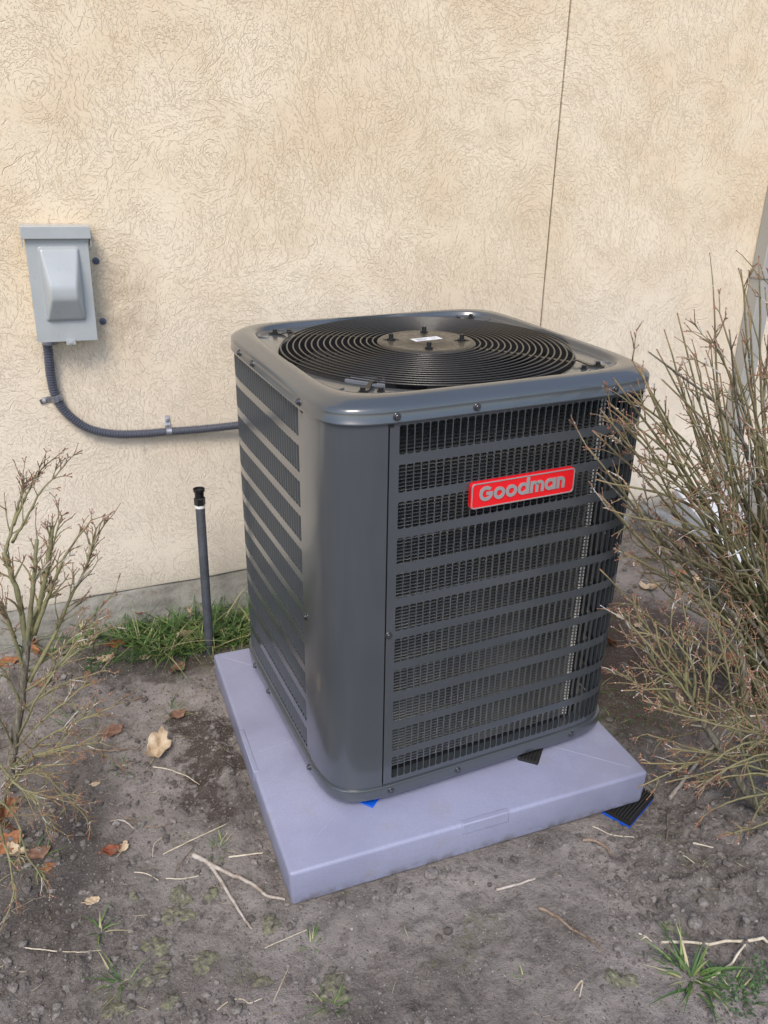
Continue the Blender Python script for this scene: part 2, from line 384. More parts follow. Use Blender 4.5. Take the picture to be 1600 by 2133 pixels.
def straw(name, c1, c2):
    m = mat(name, rough=.75, spec=.3); t = NT(m.node_tree); b = m.node_tree.nodes['Principled BSDF']
    tc = t.node('ShaderNodeTexCoord').outputs['Object']
    t.ln(t.mix(t.mapr(t.noise(tc, 45, 5, .7), .35, .65), c1, c2), b.inputs['Base Color'])
    t.ln(t.bump(t.noise(tc, 200, 4, .6), .5, .0015), b.inputs['Normal']); return m
M_stick = straw('weathered_stick', (.30, .24, .19), (.50, .45, .40)); M_brownstick = straw('brown_stick', (.12, .075, .045), (.28, .21, .16))
M_straw = straw('pale_straw', (.42, .35, .24), (.62, .55, .44))
def leafm(name, c1, c2, c3):
    m = mat(name, rough=.65, spec=.3); t = NT(m.node_tree); b = m.node_tree.nodes['Principled BSDF']
    tc = t.node('ShaderNodeTexCoord').outputs['Object']
    col = t.ramp(t.noise(tc, 35, 6, .65), [(.3, c1), (.5, c2), (.7, c3)])
    t.ln(col, b.inputs['Base Color']); t.ln(t.bump(t.noise(tc, 110, 4, .6), .6, .003), b.inputs['Normal'])
    return m
M_leaf = {'pale': leafm('leaf_pale', (.34, .22, .13), (.52, .40, .27), (.62, .52, .38)), 'orange': leafm('leaf_orange', (.16, .06, .028), (.31, .13, .06), (.40, .22, .12)),
          'brown': leafm('leaf_brown', (.11, .06, .04), (.20, .11, .075), (.30, .19, .13)), 'red': leafm('leaf_red_brown', (.12, .03, .018), (.22, .065, .03), (.32, .15, .08))}
def grassm():
    m = mat('grass_blade', rough=.5, spec=.4); t = NT(m.node_tree); b = m.node_tree.nodes['Principled BSDF']
    isl = t.node('ShaderNodeNewGeometry').outputs['Random Per Island']
    t.ln(t.ramp(isl, [(0, (.030, .065, .018)), (.35, (.065, .13, .032)), (.70, (.13, .22, .055)), (.82, (.23, .25, .09)), (1, (.44, .37, .23))]), b.inputs['Base Color'])
    b.inputs['Subsurface Weight'].default_value = 0; return m
M_grass = grassm()
M_weed = mat('weed_leaf', (.05, .11, .03), .55)

# ------------------------------------------------------------------ ground
_lat = {}
def vnoise(x, y, sc, seed):
    if seed not in _lat: _lat[seed] = np.random.default_rng(seed).random((256, 256))
    L = _lat[seed]; X = x*sc+seed*7.3; Y = y*sc+seed*3.1
    xi = np.floor(X).astype(int); yi = np.floor(Y).astype(int); u = X-xi; v = Y-yi; u = u*u*(3-2*u); v = v*v*(3-2*v)
    g = lambda a, b: L[a % 256, b % 256]
    return (g(xi, yi)*(1-u)+g(xi+1, yi)*u)*(1-v)+(g(xi, yi+1)*(1-u)+g(xi+1, yi+1)*u)*v
def sstep(x, a, b):
    t_ = np.clip((x-a)/(b-a), 0, 1); return t_*t_*(3-2*t_)
WY = 0.0384; WO = Vector((0, .19, 0)); WDX = Vector((math.cos(WY), math.sin(WY), 0)); WDN = Vector((-math.sin(WY), math.cos(WY), 0))
SX, SY, SW, SD, SH = .2724, -1.0077, .914, .8725, .099
def height(x, y):
    x = np.asarray(x, float); y = np.asarray(y, float)
    rough = sstep(vnoise(x, y, 1.7, 5), .35, .65)*.6+.4
    rough = np.maximum(rough, sstep(x, .75, 1.15)*1.1*sstep(-y, .7, 1.0)); rough = np.maximum(rough, 1.0*sstep(-x, -.02, .12)*sstep(-y, .75, .95)*.9)
    h = (vnoise(x, y, 2.1, 1)-.5)*.030+(vnoise(x, y, 5.5, 2)-.5)*.014
    h += ((vnoise(x, y, 16, 3)-.5)*.013+(vnoise(x, y, 40, 4)-.5)*.0085+(vnoise(x, y, 95, 6)-.5)*.0052+(vnoise(x, y, 170, 9)-.5)*.0022)*rough
    rough = rough*(1+.9*sstep(x, .95, 1.15)*sstep(-y, .98, 1.08)*sstep(1.55+y, 0, .15)); h += (vnoise(x, y, 60, 14)-.5)*.006*(rough-.4)
    r = vnoise(x, y, 28, 8); h += np.maximum(r-.62, 0)*.035*rough          # lumps
    wy = y-.19-math.tan(WY)*x
    h += sstep(wy, -.55, -.02)*.035
    # pushed up rim of soil round the slab, flat under it
    dx = np.maximum(np.maximum(SX-x, x-SX-SW), 0); dy = np.maximum(np.maximum(SY-y, y-SY-SD), 0); d = np.hypot(dx, dy)
    inside = 1-sstep(d, 0, .06)
    h = h*(1-inside)+inside*(-.004+.004*vnoise(x, y, 45, 12))
    h += .010*np.exp(-((d-.055)/.03)**2)*vnoise(x, y, 22, 13)
    # hollow where the slab's front right corner stands on shims
    h -= .048*np.exp(-(((x-1.22)/.16)**2+((y+.98)/.13)**2))
    far = sstep(np.hypot(x-.7, y+.6), 3, 8); return h*(1-far)
def H(x, y): return float(height(x, y))
def axis(a, b, step, lo, hi):
    c = list(np.arange(a, b+1e-9, step)); s_ = step; v = b; up = []
    while v < hi: s_ *= 1.35; v += s_; up.append(min(v, hi))
    s_ = step; v = a; dn = []
    while v > lo: s_ *= 1.35; v -= s_; dn.append(max(v, lo))
    return np.array(dn[::-1]+c+up)
gx = axis(-.42, 2.35, .0048, -60, 60); gy = axis(-1.75, .24, .0048, -60, 60)
XX, YY = np.meshgrid(gx, gy); ZZ = height(XX, YY)
nx, ny = len(gx), len(gy); idx = np.arange(nx*ny).reshape(ny, nx)
F = np.stack([idx[:-1, :-1], idx[:-1, 1:], idx[1:, 1:], idx[1:, :-1]], -1).reshape(-1, 4)
gm = bpy.data.meshes.new('ground'); gm.vertices.add(nx*ny); gm.vertices.foreach_set('co', np.stack([XX, YY, ZZ], -1).reshape(-1).astype(np.float32))
gm.loops.add(F.size); gm.loops.foreach_set('vertex_index', F.reshape(-1).astype(np.int32)); gm.polygons.add(len(F))
gm.polygons.foreach_set('loop_start', (np.arange(len(F))*4).astype(np.int32)); gm.update(calc_edges=True); gm.validate(); gm.materials.append(M_soil); gm.shade_smooth()
link('ground', gm, kind='structure', label='bare grey brown soil with damp patches and bits of moss')

# ------------------------------------------------------------------ the house wall (wall-local: x along, y into the wall, z up)
wall = empty('house_wall', WO, WY, label='cream stucco house wall with worm-grooved finish above a concrete footing', cat='wall')
JX = 1.538; STZ = .178
def panel(x0, x1):
    b = MB(); z0, z1 = STZ, 3.1
    # front face gently uneven, the bottom edge slightly wavy
    n = max(2, int((x1-x0)/.04)); rows = []
    zs = [z0]+list(np.linspace(z0+.012, z1, 30))
    for j, z in enumerate(zs):
        rows.append([(x0+(x1-x0)*i/n, (.004 if j == 0 else 0)+.003*(float(vnoise(x0+(x1-x0)*i/n, z, 2.2, 21))-.5), z+(.006*(float(vnoise(i*.37, 1, 1, 22))-.5) if j < 2 else 0)) for i in range(n+1)])
    b.grid(rows)
    b.box((x0, .006, z0+.004), (x1, .16, z1))
    return b.build('stucco_panel', M_stucco, wall, angle=50)
panel(-3.0, JX-.0028); panel(JX+.0028, 4.2)
b = MB(); b.box((JX-.004, .006, STZ), (JX+.004, .02, 3.1)); b.build('control_joint', M_joint, wall, smooth=False)
b = MB(); rows = []
for z, y in ((-.25, -.006), (.0, -.004), (.06, -.002), (.12, .002), (.165, .004), (.176, .010), (.1765, .05)):
    rows.append([(x, y+.010*(float(vnoise(x, z, 7, 31))-.5)+.005*(float(vnoise(x, z, 25, 32))-.5), z) for x in np.linspace(-3, 4.2, 360)])
b.grid(rows); b.build('foundation', M_conc, wall, angle=60)

# downspout at the right edge of the frame
ds = empty('downspout', WO+WDX*2.50+WDN*(-.002), WY, label='taupe rectangular downspout on the stucco wall at the right edge', cat='downspout')
b = MB(); prof = []
for z in (.32, 3.0): prof.append([(-.035, -.001, z), (-.035, -.052, z), (-.031, -.056, z), (-.012, -.056, z), (-.009, -.052, z), (.009, -.052, z), (.012, -.056, z), (.031, -.056, z), (.035, -.052, z), (.035, -.001, z)])
b.grid(prof); b.build('pipe', M_down, ds, angle=25)
b = MB(); rows = []
for y, z in ((0, .34), (-.01, .27), (-.05, .21), (-.13, .15), (-.20, .11)):
    k = (z-.34)*.3
    rows.append([(-.037, y-.001, z-.012), (-.037, y-.058, z+k), (.037, y-.058, z+k), (.037, y-.001, z-.012)])
b.grid(rows, True); b.build('elbow', M_down, ds, angle=40)
for z in (1.05, 2.4):
    b = MB(); b.box((-.040, -.060, z), (.040, -.0005, z+.03)); b.build('strap', M_down, ds, smooth=False)
q0 = on_z(1420, 1022, .13); q1 = on_z(1640, 1265, .05); dq = q1-q0
sb = MB(); Ms = Matrix.Translation(q0) @ Matrix.Rotation(math.atan2(dq.x, -dq.y), 4, 'Z') @ Matrix.Rotation(math.atan2(.08, dq.length), 4, 'X')
rows = []
for i, (y, hw) in enumerate(((.03, .10), (.01, .10), (-dq.length, .13), (-dq.length-.02, .13))):
    rows.append([Ms @ Vector(v) for v in ((-hw, y, -.01), (-hw, y, .085), (-hw+.02, y, .09), (-hw+.035, y, .03), (hw-.035, y, .03), (hw-.02, y, .09), (hw, y, .085), (hw, y, -.01))])
sb.grid(rows); sb.add(rows[0], [tuple(range(8))]); sb.add(rows[3], [tuple(reversed(range(8)))])
sb.build('splash_block', M_splash, None, angle=30, bevel=.004, label='white trough-shaped splash block by the wall behind the big shrub', cat='splash block')
pd = MB(); a0 = WO+WDX*2.03+WDN*(-.09); a1 = WO+WDX*2.20+WDN*(-.16)
pd.tube([a0+Vector((0, 0, .19)), a0.lerp(a1, .5)+Vector((0, 0, .15)), a1+Vector((0, 0, .10))], .024, 16); pd.tube([a0+Vector((0, 0, .195)), a0.lerp(a1, .12)+Vector((0, 0, .18))], .028, 16)
pd.build('drain_pipe', wear(mat('drain_grey', (.20, .20, .20), .6), 20, .3), None, label='short grey drain pipe end leaning beside the white splash block', cat='pipe')

# ------------------------------------------------------------------ disconnect box
def rbox(bm, x0, x1, y0, y1, z0, z1): bm.box((x0, y0, z0), (x1, y1, z1))
dbx = empty('disconnect_box', WO+WDX*(-.012)+WDN*(-.0015)+Vector((0, 0, 1.004)), WY, label='grey metal electrical disconnect box with domed cover on the stucco wall', cat='electrical box')
dbx.rotation_euler.y = R(1.4)
bw, bh, bd = .073, .286, .062
b = MB(); b.box((-bw, -bd, 0), (bw, 0, bh)); b.build('body', M_box, dbx, bevel=.003)
b = MB(); b.box((-bw-.010, -bd-.012, bh+.0015), (bw+.012, 0, bh+.006)); b.box((-bw-.010, -bd-.0165, bh-.024), (bw+.012, -bd-.0125, bh+.006))
b.box((-bw-.010, -bd-.012, bh-.045), (-bw-.0075, -.02, bh+.001)); b.box((bw+.0095, -bd-.012, bh-.045), (bw+.012, -.02, bh+.001))
b.build('hood', M_box, dbx, bevel=.0012)
b = MB(); nx_, nz_ = 60, 96; y0 = -bd-.0035; rows = []
def ssd(v): v = max(0, min(1, v)); return v*v*(3-2*v)
for j in range(nz_+1):
    z = -.003+(bh-.022)*j/nz_; row = []
    for i in range(nx_+1):
        x = (-bw-.002)+(2*bw+.006)*i/nx_
        # dome: wide shoulders at the top sloping out to a ridge, narrow raised nose lower down
        hx = .050-abs(x-.003); hb = z-.053; ht = .240-z
        def smin(a_, b_, k_): h_ = max(0, min(1, .5+.5*(b_-a_)/k_)); return b_+(a_-b_)*h_-k_*h_*(1-h_)
        base_ = smin(smin(hx, min(hb, ht), .006)*1.8, .007, .006)
        slope = smin(smin(ht*.42+.004, hb*.60+.006, .022), max(0, hx)*2.5+.003, .014)
        hgt = max(0, smin(base_, .006, .002))*(1 if min(hx, hb, ht) > 0 else 0)+max(0, smin(slope, .044, .004)-.004)*ssd(min(hx, hb, ht)/.004)
        row.append((x, y0-hgt, z))
    rows.append(row)
b.grid(rows); b.box((-bw-.002, -bd-.0033, -.003), (bw+.004, -bd-.0003, bh-.025)); b.build('cover', M_box, dbx, angle=80)
b = MB(); b.box((-.004, -bd-.009, -.012), (.020, -bd-.0045, .002)); b.box((.003, -bd-.0105, -.009), (.013, -bd-.0088, -.002)); b.build('latch', M_box, dbx, bevel=.001)
b = MB(); Mc = Matrix.Translation((-.045, -.028, 0)); b.lathe([(.0, -.0005), (.021, -.0005), (.021, -.004), (.019, -.006), (.019, -.016), (.016, -.018), (.0, -.018)], 28, Mc); b.build('conduit_connector', M_galv, dbx)
for k, (sx_, sz_) in enumerate(((.091, 1.198), (.090, 1.035))):
    b = MB(); b.lathe([(0, .0), (.0095, 0), (.0095, .0012), (.0088, .0018), (.0062, .002), (.0060, .0052), (.0052, .0058), (.0030, .0058), (.0026, .0035), (0, .0035)], 12, Matrix.Translation(WO+WDX*sx_+WDN*(-.0005)+Vector((0, 0, sz_))) @ Matrix.Rotation(WY, 4, 'Z') @ Matrix.Rotation(R(90), 4, 'X'))
    b.build('wall_anchor', wear(mat('anchor_blue_grey', (.12, .13, .19), .35, .3), 80, .3), None, label=('dark hex anchor in the stucco beside the upper half of the grey box', 'dark hex anchor in the stucco beside the lower corner of the grey box')[k], cat='anchor')
# conduit (x along wall, z)
def catmull(P, n):
    P = [Vector(p) for p in P]; out = []; P = [P[0]*2-P[1]]+P+[P[-1]*2-P[-2]]
    for i in range(1, len(P)-2):
        for k in range(n):
            t_ = k/n; a, b_, c, d = P[i-1:i+3]
            out.append(.5*((2*b_)+(-a+c)*t_+(2*a-5*b_+4*c-d)*t_*t_+(-a+3*b_-3*c+d)*t_**3))
    out.append(P[-2]); return out
cpts = [(-.064, -.029, .996), (-.065, -.026, .952), (-.067, -.019, .893), (-.062, -.017, .838), (-.039, -.017, .786), (.013, -.017, .735), (.084, -.017, .710), (.166, -.017, .701), (.232, -.017, .699), (.337, -.024, .697), (.456, -.035, .700), (.56, -.05, .702)]
cw = [WO+WDX*p[0]+WDN*p[1]+Vector((0, 0, p[2])) for p in cpts]
cpath = catmull(cw, 60)
# resample to even steps
acc = [0]
for i in range(1, len(cpath)): acc.append(acc[-1]+(cpath[i]-cpath[i-1]).length)
def at_len(L):
    i = min(max(int(np.searchsorted(acc, L)), 1), len(acc)-1); f_ = (L-acc[i-1])/(acc[i]-acc[i-1]); return cpath[i-1].lerp(cpath[i], f_)
pitch = .0074; Lp = []; Rp = []; L = 0
while L < acc[-1]:
    for o_, r_ in ((0, .0131), (.30, .0131), (.45, .0108), (.85, .0108)): Lp.append(at_len(min(L+o_*pitch, acc[-1]))); Rp.append(r_)
    L += pitch
b = MB(); b.tube(Lp, Rp, 18); b.build('conduit', M_conduit, None, angle=60, label='dark grey corrugated conduit curving along the wall from the box to the unit', cat='conduit')
def strap(L, ang, label):
    p = at_len(L); t_ = (at_len(L+.004)-at_len(L-.004)).normalized(); n_ = -WDN; s_ = t_.cross(n_).normalized()*ang
    e = empty('pipe_strap', tuple(p), label=label, cat='pipe clamp'); b = MB()
    rows = []
    for u in (-.0085, -.0078, .0078, .0085):
        rr = .0142 if abs(u) < .008 else .0132; row = []
        for k in range(13):
            a = math.pi*(k/12)-math.pi*.04
            row.append(t_*u+s_*math.cos(a)*rr+n_*math.sin(a)*rr)
        # foot
        row = [s_*.045-n_*.0150+t_*u*.8, s_*.020-n_*.0150+t_*u, s_*.0152-n_*.010+t_*u]+row+[-s_*.0142-n_*.012+t_*u]
        rows.append(row)
    b.grid(rows); o = b.build('band', M_galv, e, angle=50); o.modifiers.new('s', 'SOLIDIFY').thickness = .0016
    c = s_*.034-n_*.0135; Ms_ = Matrix.Translation(c) @ n_.to_track_quat('Z', 'Y').to_matrix().to_4x4()
    b = MB(); b.lathe([(0, 0), (.0062, 0), (.0062, .002), (.005, .0038), (.0022, .0044), (.0022, .0028), (0, .0028)], 14, Ms_); b.build('screw', M_zincp, e)
strap(.163, 1, 'metal pipe strap clamping the conduit where it bends, screw on its left')
strap(.520, -1, 'metal pipe strap on the level run of conduit, screw above the pipe')

# ------------------------------------------------------------------ riser pipe
rp = empty('riser_pipe', (.281, .0, 0), label='dark grey plastic riser pipe with black threaded cap standing beside the slab', cat='pipe')
rp.rotation_euler = (R(-1.0), R(.9), 0); rp.location.z = -.026
b = MB(); b.lathe([(.0, -.05), (.0138, -.05), (.0138, .538), (.0118, .540), (0, .540)], 24); b.build('pipe', M_pvc, rp, angle=50)
b = MB(); b.lathe([(.0118, .5405), (.0152, .541), (.0156, .545), (.0150, .549), (.0118, .550)], 24); b.build('white_seal', M_white, rp, angle=50)
b = MB(); b.lathe([(.012, .5502), (.0165, .5505), (.0165, .571), (.0150, .573)], 6, None); b.build('hex_collar', M_plast, rp, smooth=False)
b = MB(); b.lathe([(.0125, .5732), (.0135, .5735), (.0135, .589), (.0165, .592), (.0170, .600), (.0155, .601), (.0145, .596), (.004, .595), (.003, .597), (0, .597)], 24); b.build('cap', M_plast, rp, angle=40)

# ------------------------------------------------------------------ slab
sl_ = empty('equipment_pad', (SX, SY, 0), 0, label='lavender grey plastic equipment pad under the air conditioner', cat='equipment pad')
b = MB(); b.box((0, 0, 0), (SW, SD, SH))
for i, v in enumerate(b.v):          # slightly drawn in at the foot
    if v[2] == 0: b.v[i] = (v[0]+(.004 if v[0] == 0 else -.004), v[1]+(.004 if v[1] == 0 else -.004), 0)
o = b.build('pad_body', M_slab, sl_, angle=None); o.modifiers.new('b', 'BEVEL').width = .009; o.modifiers['b'].segments = 4
M_rib = mat('slab_rib', (.31, .32, .43), .5)
for (p, q) in (((.03, .03), (.30, .28)), ((.88, .03), (.62, .28)), ((.03, .84), (.25, .62)), ((.03, .40), (.16, .42))):
    b = MB(); b.tube([(p[0], p[1], SH-.0013), (q[0], q[1], SH-.0013)], .0018, 8); b.build('moulded_rib', M_rib, sl_)
b = MB(); b.box((.405, -.0012, SH-.030), (.525, .014, SH+.0012)); b.build('front_tab', M_slab, sl_, bevel=.003)
b = MB(); b.box((-.0012, .33, SH-.030), (.013, .50, SH+.0012)); b.build('side_tab', M_slab, sl_, bevel=.003)
# shims
def shim(name_l, x, y, z, rz, L, Wd, hb, hr, cat='shim', tilt=0):
    e = empty('shim', (x, y, z), rz, label=name_l, cat=cat); e.rotation_euler.y = tilt
    if hb:
        b = MB(); b.box((-L/2, -Wd/2, 0), (L/2, Wd/2, hb)); b.build('blue_wedge', M_blue, e, bevel=.001)
    b = MB(); b.box((-L/2, -Wd/2, hb+.0003), (L/2, Wd/2, hb+hr*.6)); n = int(Wd/.0075)
    for i in range(n):
        yy = -Wd/2+(i+.5)*Wd/n; b.box((-L/2+.0005, yy-.0022, hb+hr*.6-.0002), (L/2-.0005, yy+.0022, hb+hr))
    m2 = int(L/.0075)
    for i in range(m2): xx = -L/2+(i+.5)*L/m2; b.box((xx-.002, -Wd/2-.0015, hb+.002), (xx+.002, -Wd/2+.0003, hb+hr*.6-.0005))
    b.build('ribbed_pad', M_rub, e, smooth=False)
    return e
shim('black ribbed rubber and blue plastic shim under the pad front right corner', 1.160, -.985, -.0275, R(27), .13, .075, .009, .017)
# ------------------------------------------------------------------ air conditioner
AX, AY, AN = .3912, .3832, 8.1
ac = empty('air_conditioner', (.775, -.4886, SH), .0588, label='dark grey outdoor air conditioner condenser with louvered sides and round fan guard', cat='air conditioner')
def se(th, da=0, n=AN, z=0):
    c, s_ = math.cos(th), math.sin(th); a, b_ = AX+da, AY+da
    r_ = (abs(c/a)**n+abs(s_/b_)**n)**(-1/n); return Vector((r_*c, r_*s_, z))
# arc length table, ccw from the middle of the front face
TH = np.linspace(-math.pi/2, 1.5*math.pi, 6001); PT = [se(t_) for t_ in TH]; AL = [0]
for i in range(1, len(PT)): AL.append(AL[-1]+(PT[i]-PT[i-1]).length)
TOT = AL[-1]
def per(s_):
    s_ = s_ % TOT; i = min(max(int(np.searchsorted(AL, s_)), 1), 6000); f_ = (s_-AL[i-1])/(AL[i]-AL[i-1]); p = PT[i-1].lerp(PT[i], f_)
    t_ = (PT[min(i+8, 6000)]-PT[max(i-9, 0)]).normalized() if 9 < i < 5992 else Vector((1, 0, 0)); return p, t_, Vector((t_.y, -t_.x, 0))
def s_of(x, y):
    return AL[min(range(0, 6001, 5), key=lambda i: (PT[i].x-x)**2+(PT[i].y-y)**2)]
def surf(s_, off, z): p, t_, n_ = per(s_); q = p+n_*off; return Vector((q.x, q.y, z))
Z0, Z1 = .058, .940
ROWS = [(.924-.0793*k-.0595, .924-.0793*k) for k in range(11)]
PITCH = .0165; SLW = .0146
SF = s_of(-.268, -AY)-0; sfront = SF if SF < TOT/2 else SF-TOT   # seam right of the corner panel (front face, negative s)
sleft = s_of(-AX, -.232)                                       # seam left of it (large s)
def slot_loop(s0, z0, z1, off):
    r_ = .0042; wd_ = SLW; pts = []
    for cx, cz, a0 in ((wd_-r_, z1-r_, 0), (r_, z1-r_, 90), (r_, z0+r_, 180), (wd_-r_, z0+r_, 270)):
        for k in range(4):
            a = R(a0+30*k); pts.append((s0+cx+r_*math.cos(a), cz+r_*math.sin(a)))
    return pts
def louver_sheet(name, s_start, ncol, s_end, lead):
    b = MB(); s0 = s_start+lead; cols = [s0+i*PITCH for i in range(ncol)]
    def S(s_, z, off=0.0): return surf(s_, off, z)
    # solid strips: left margin, right margin, bands between the rows
    def quadstrip(sa, sb, za, zb, n):
        b.grid([[S(sa+(sb-sa)*i/n, z) for i in range(n+1)] for z in (za, zb)])
    e1 = cols[-1]+PITCH
    quadstrip(s_start, s0-.001, Z0, Z1, 4); quadstrip(e1-.001, s_end, Z0, Z1, max(2, int((s_end-e1)/.015)))
    zz = [Z0]+[v for r_ in reversed(ROWS) for v in (r_[0]-.003, r_[1]+.003)]+[Z1]
    for k in range(0, len(zz), 2): quadstrip(s0-.001, e1-.001, zz[k], zz[k+1], ncol)
    for c0 in cols:
        for (z0, z1) in ROWS:
            il = slot_loop(c0, z0, z1, 0); a, c = c0-.001, c0-.001+PITCH; zl, zh = z0-.003, z1+.003
            ol = []
            for i, (sx_, z_) in enumerate(il):
                q, k = divmod(i, 4)
                corner = ((c, zh), (a, zh), (a, zl), (c, zl))[q]
                if q in (0, 2): o_ = (corner[0], z_) if k == 0 else ((sx_, corner[1]) if k == 3 else corner)
                else: o_ = (sx_, corner[1]) if k == 0 else ((corner[0], z_) if k == 3 else corner)
                ol.append(o_)
            vs = [S(p[0], p[1]) for p in ol]+[S(p[0], p[1]) for p in il]+[S(p[0], p[1], -.0014) for p in il]
            fs = [(i, 16+i, 16+(i+1) % 16, (i+1) % 16) for i in range(16)]+[(16+i, 32+i, 32+(i+1) % 16, 16+(i+1) % 16) for i in range(16)]
            # drop degenerate faces
            out = []
            for f_ in fs:
                g_ = []
                for v in f_:
                    if not g_ or (vs[v]-vs[g_[-1]]).length > 1e-6: g_.append(v)
                if (vs[g_[0]]-vs[g_[-1]]).length < 1e-6: g_.pop()
                if len(g_) >= 3: out.append(tuple(g_))
            b.add(vs, out)
    b.build(name, M_paint, ac, angle=40)
    return cols
nF = 62; nL = 34
colsF = louver_sheet('louvered_panel', sfront, nF, sfront+.020+nF*PITCH+.02, .020)
colsL_start = sleft-.020-nL*PITCH
colsL = louver_sheet('louvered_panel', colsL_start-.02, nL, sleft, .02)
# blade: hinged at the left edge of its slot, leaning inwards, shared mesh (x = along, y = outward, z up)
def blade_mb(mb, T):
    z0, z1 = ROWS[0][0]-ROWS[0][1], 0.0; r_ = .006; rows = []
    for k, (dx, dy, e_) in enumerate(((.0, -.0008, .0008), (.0010, -.0034, .0006), (.0018, -.0066, .0015), (.0022, -.0098, .004))):
        zz = [z0+e_, z0+e_+r_*.5, z0+.025, z0+.035, z1-e_-r_*.5, z1-e_]
        rows.append([T @ Vector((dx, dy, z)) for z in zz])
    mb.grid(rows)
bmb = MB(); blade_mb(bmb, Matrix.Identity(4)); blade_mesh = bmb.mesh('louver_blade', M_paint, True, 60)
rest = MB(); cnt = 0
def blade_T(s_, z):
    p, t_, n_ = per(s_); return Matrix(((t_.x, n_.x, 0, p.x), (t_.y, n_.y, 0, p.y), (0, 0, 1, z), (0, 0, 0, 1)))
for ci, c0 in enumerate(colsF):
    for (z0, z1) in ROWS:
        T = blade_T(c0, z1)
        if ci < 27: link('louver_blade', blade_mesh, ac, T)
        else: blade_mb(rest, T)
for c0 in colsL:
    for (z0, z1) in ROWS: blade_mb(rest, blade_T(c0, z1))
rest.build('louver_blades', M_paint, ac, angle=60, kind='stuff')
def sheet(name, sa, sb, za, zb, off, m_, n=40, roll=True):
    b = MB(); rows = []
    for z, o_ in ((za, off-.004), (za+.0004, off), (zb-.0004, off), (zb, off-.004)): rows.append([surf(sa+(sb-sa)*i/n, o_, z) for i in range(n+1)])
    b.grid(rows)
    if roll:
        for s_, d_ in ((sa, 1), (sb, -1)): b.grid([[surf(s_, off, z), surf(s_+d_*.0006, off-.006, z)] for z in (za, zb)])
    return b.build(name, m_, ac, angle=50)
sheet('corner_panel', sleft+.0035, sfront+TOT-.0035, .050, .944, .0012, M_paint, 60)
sheet('rear_panel', colsF[-1]+PITCH+.024, colsL_start-.024, .05, .944, .0, M_paint, 60)
# dark inner skin behind seams
b = MB(); sa, sb = sleft-.010, sfront+TOT+.012; b.grid([[surf(sa+(sb-sa)*i/60, -.009, z) for i in range(61)] for z in (.05, .94)]); b.build('inner_flange', M_dark, ac)
# coil
b = MB(); rows = []; sa, sb = sleft-nL*PITCH-.1, TOT+.262; nn = 110
P_ = .0080; z = .062
while z < .925:
    for dz, o_ in ((0, -.0490), (.0014, -.0458), (.0032, -.0445), (.0050, -.0458), (.0060, -.0510)): rows.append([surf(sa+(sb-sa)*i/nn, o_+.0007*math.sin(i*2.4), z+dz) for i in range(nn+1)])
    z += P_
b.grid(rows); b.build('coil_fins', M_coil, ac, angle=60)
b = MB()
for i in range(96): zz_ = .064+i*.009; b.grid([[surf(sb+.001+.012*k, -.047+.004*k, zz_+d_) for k in range(2)] for d_ in (0, .0062)])
b.build('coil_end_glint', M_coilglint, ac, smooth=False, kind='stuff')  # added pale strips: painted glint where the coil turns the right corner
b = MB(); b.grid([[surf(sb, o_, z) for o_ in (-.049, -.070)] for z in (.062, .925)]); b.grid([[surf(sa+(sb-sa)*i/60, -.072, z) for i in range(61)] for z in (.05, .93)]); b.build('coil_back', M_dark, ac)
b = MB(); b.grid([[surf(TOT+.29+(sa-.34)*i/60, -.060, z) for i in range(61)] for z in (.05, .93)]); b.build('inner_baffle', M_dark, ac)
def ring_rows(prof, n=192):
    return [[se(2*math.pi*i/n, da, nn_, z) for i in range(n)] for (da, z, nn_) in prof]
b = MB(); b.grid(ring_rows([(-.2, .022, AN), (-.012, .022, AN), (.0, .0225, AN), (.004, .024, AN), (.0055, .028, AN), (.0055, .0535, AN), (.0045, .0555, AN), (.0015, .0560, AN), (-.010, .0560, AN), (-.2, .050, AN)]), True); b.build('base_pan', M_paint, ac, angle=50)
b = MB(); b.add([se(2*math.pi*i/64, -.01, AN, .055) for i in range(64)], [tuple(range(64))]); b.build('pan_floor', M_dark, ac, smooth=False)
# top cover
N5 = 6.2; RR = .346
prof = [(.0015, .9300, AN), (.0055, .9298, AN), (.0065, .9310, AN), (.0068, .9325, AN), (.0068, .9350, AN), (.0055, .9362, AN), (.0055, .9530, AN), (.0045, .9580, AN), (.0015, .9620, AN), (-.003, .9655, AN), (-.012, .9715, AN), (-.018, .9748, AN), (-.023, .9765, 8),
        (-.028, .9770, 7.6), (-.036, .9768, 7), (-.0395, .9760, N5), (-.042, .9740, N5), (-.0435, .9700, N5), (-.045, .9655, N5), (-.048, .9635, N5), (-.052, .9630, N5)]
b = MB(); nA = 256; rows = ring_rows(prof, nA)
for r_, z in ((RR+.006, .9632), (RR+.002, .9638), (RR-.001, .9625), (RR-.002, .958), (RR-.002, .925)): 
    rows.append([Vector((r_*math.cos(2*math.pi*i/nA), r_*math.sin(2*math.pi*i/nA), z)) for i in range(nA)])
# keep the plate outside the hole everywhere
for row in rows[15:21]:
    for i, v in enumerate(row):
        d_ = math.hypot(v.x, v.y); lim = RR+.0065+.0008*(rows.index(row)-21)*-1
        if d_ < lim: row[i] = Vector((v.x*lim/d_, v.y*lim/d_, v.z))
b.grid(rows, True); b.build('top_cover', M_paint, ac, angle=60)
b = MB(); b.lathe([(RR-.003, .952), (RR-.010, .935), (RR-.022, .90), (RR-.022, .80)], 96); b.build('fan_shroud', M_dark, ac)
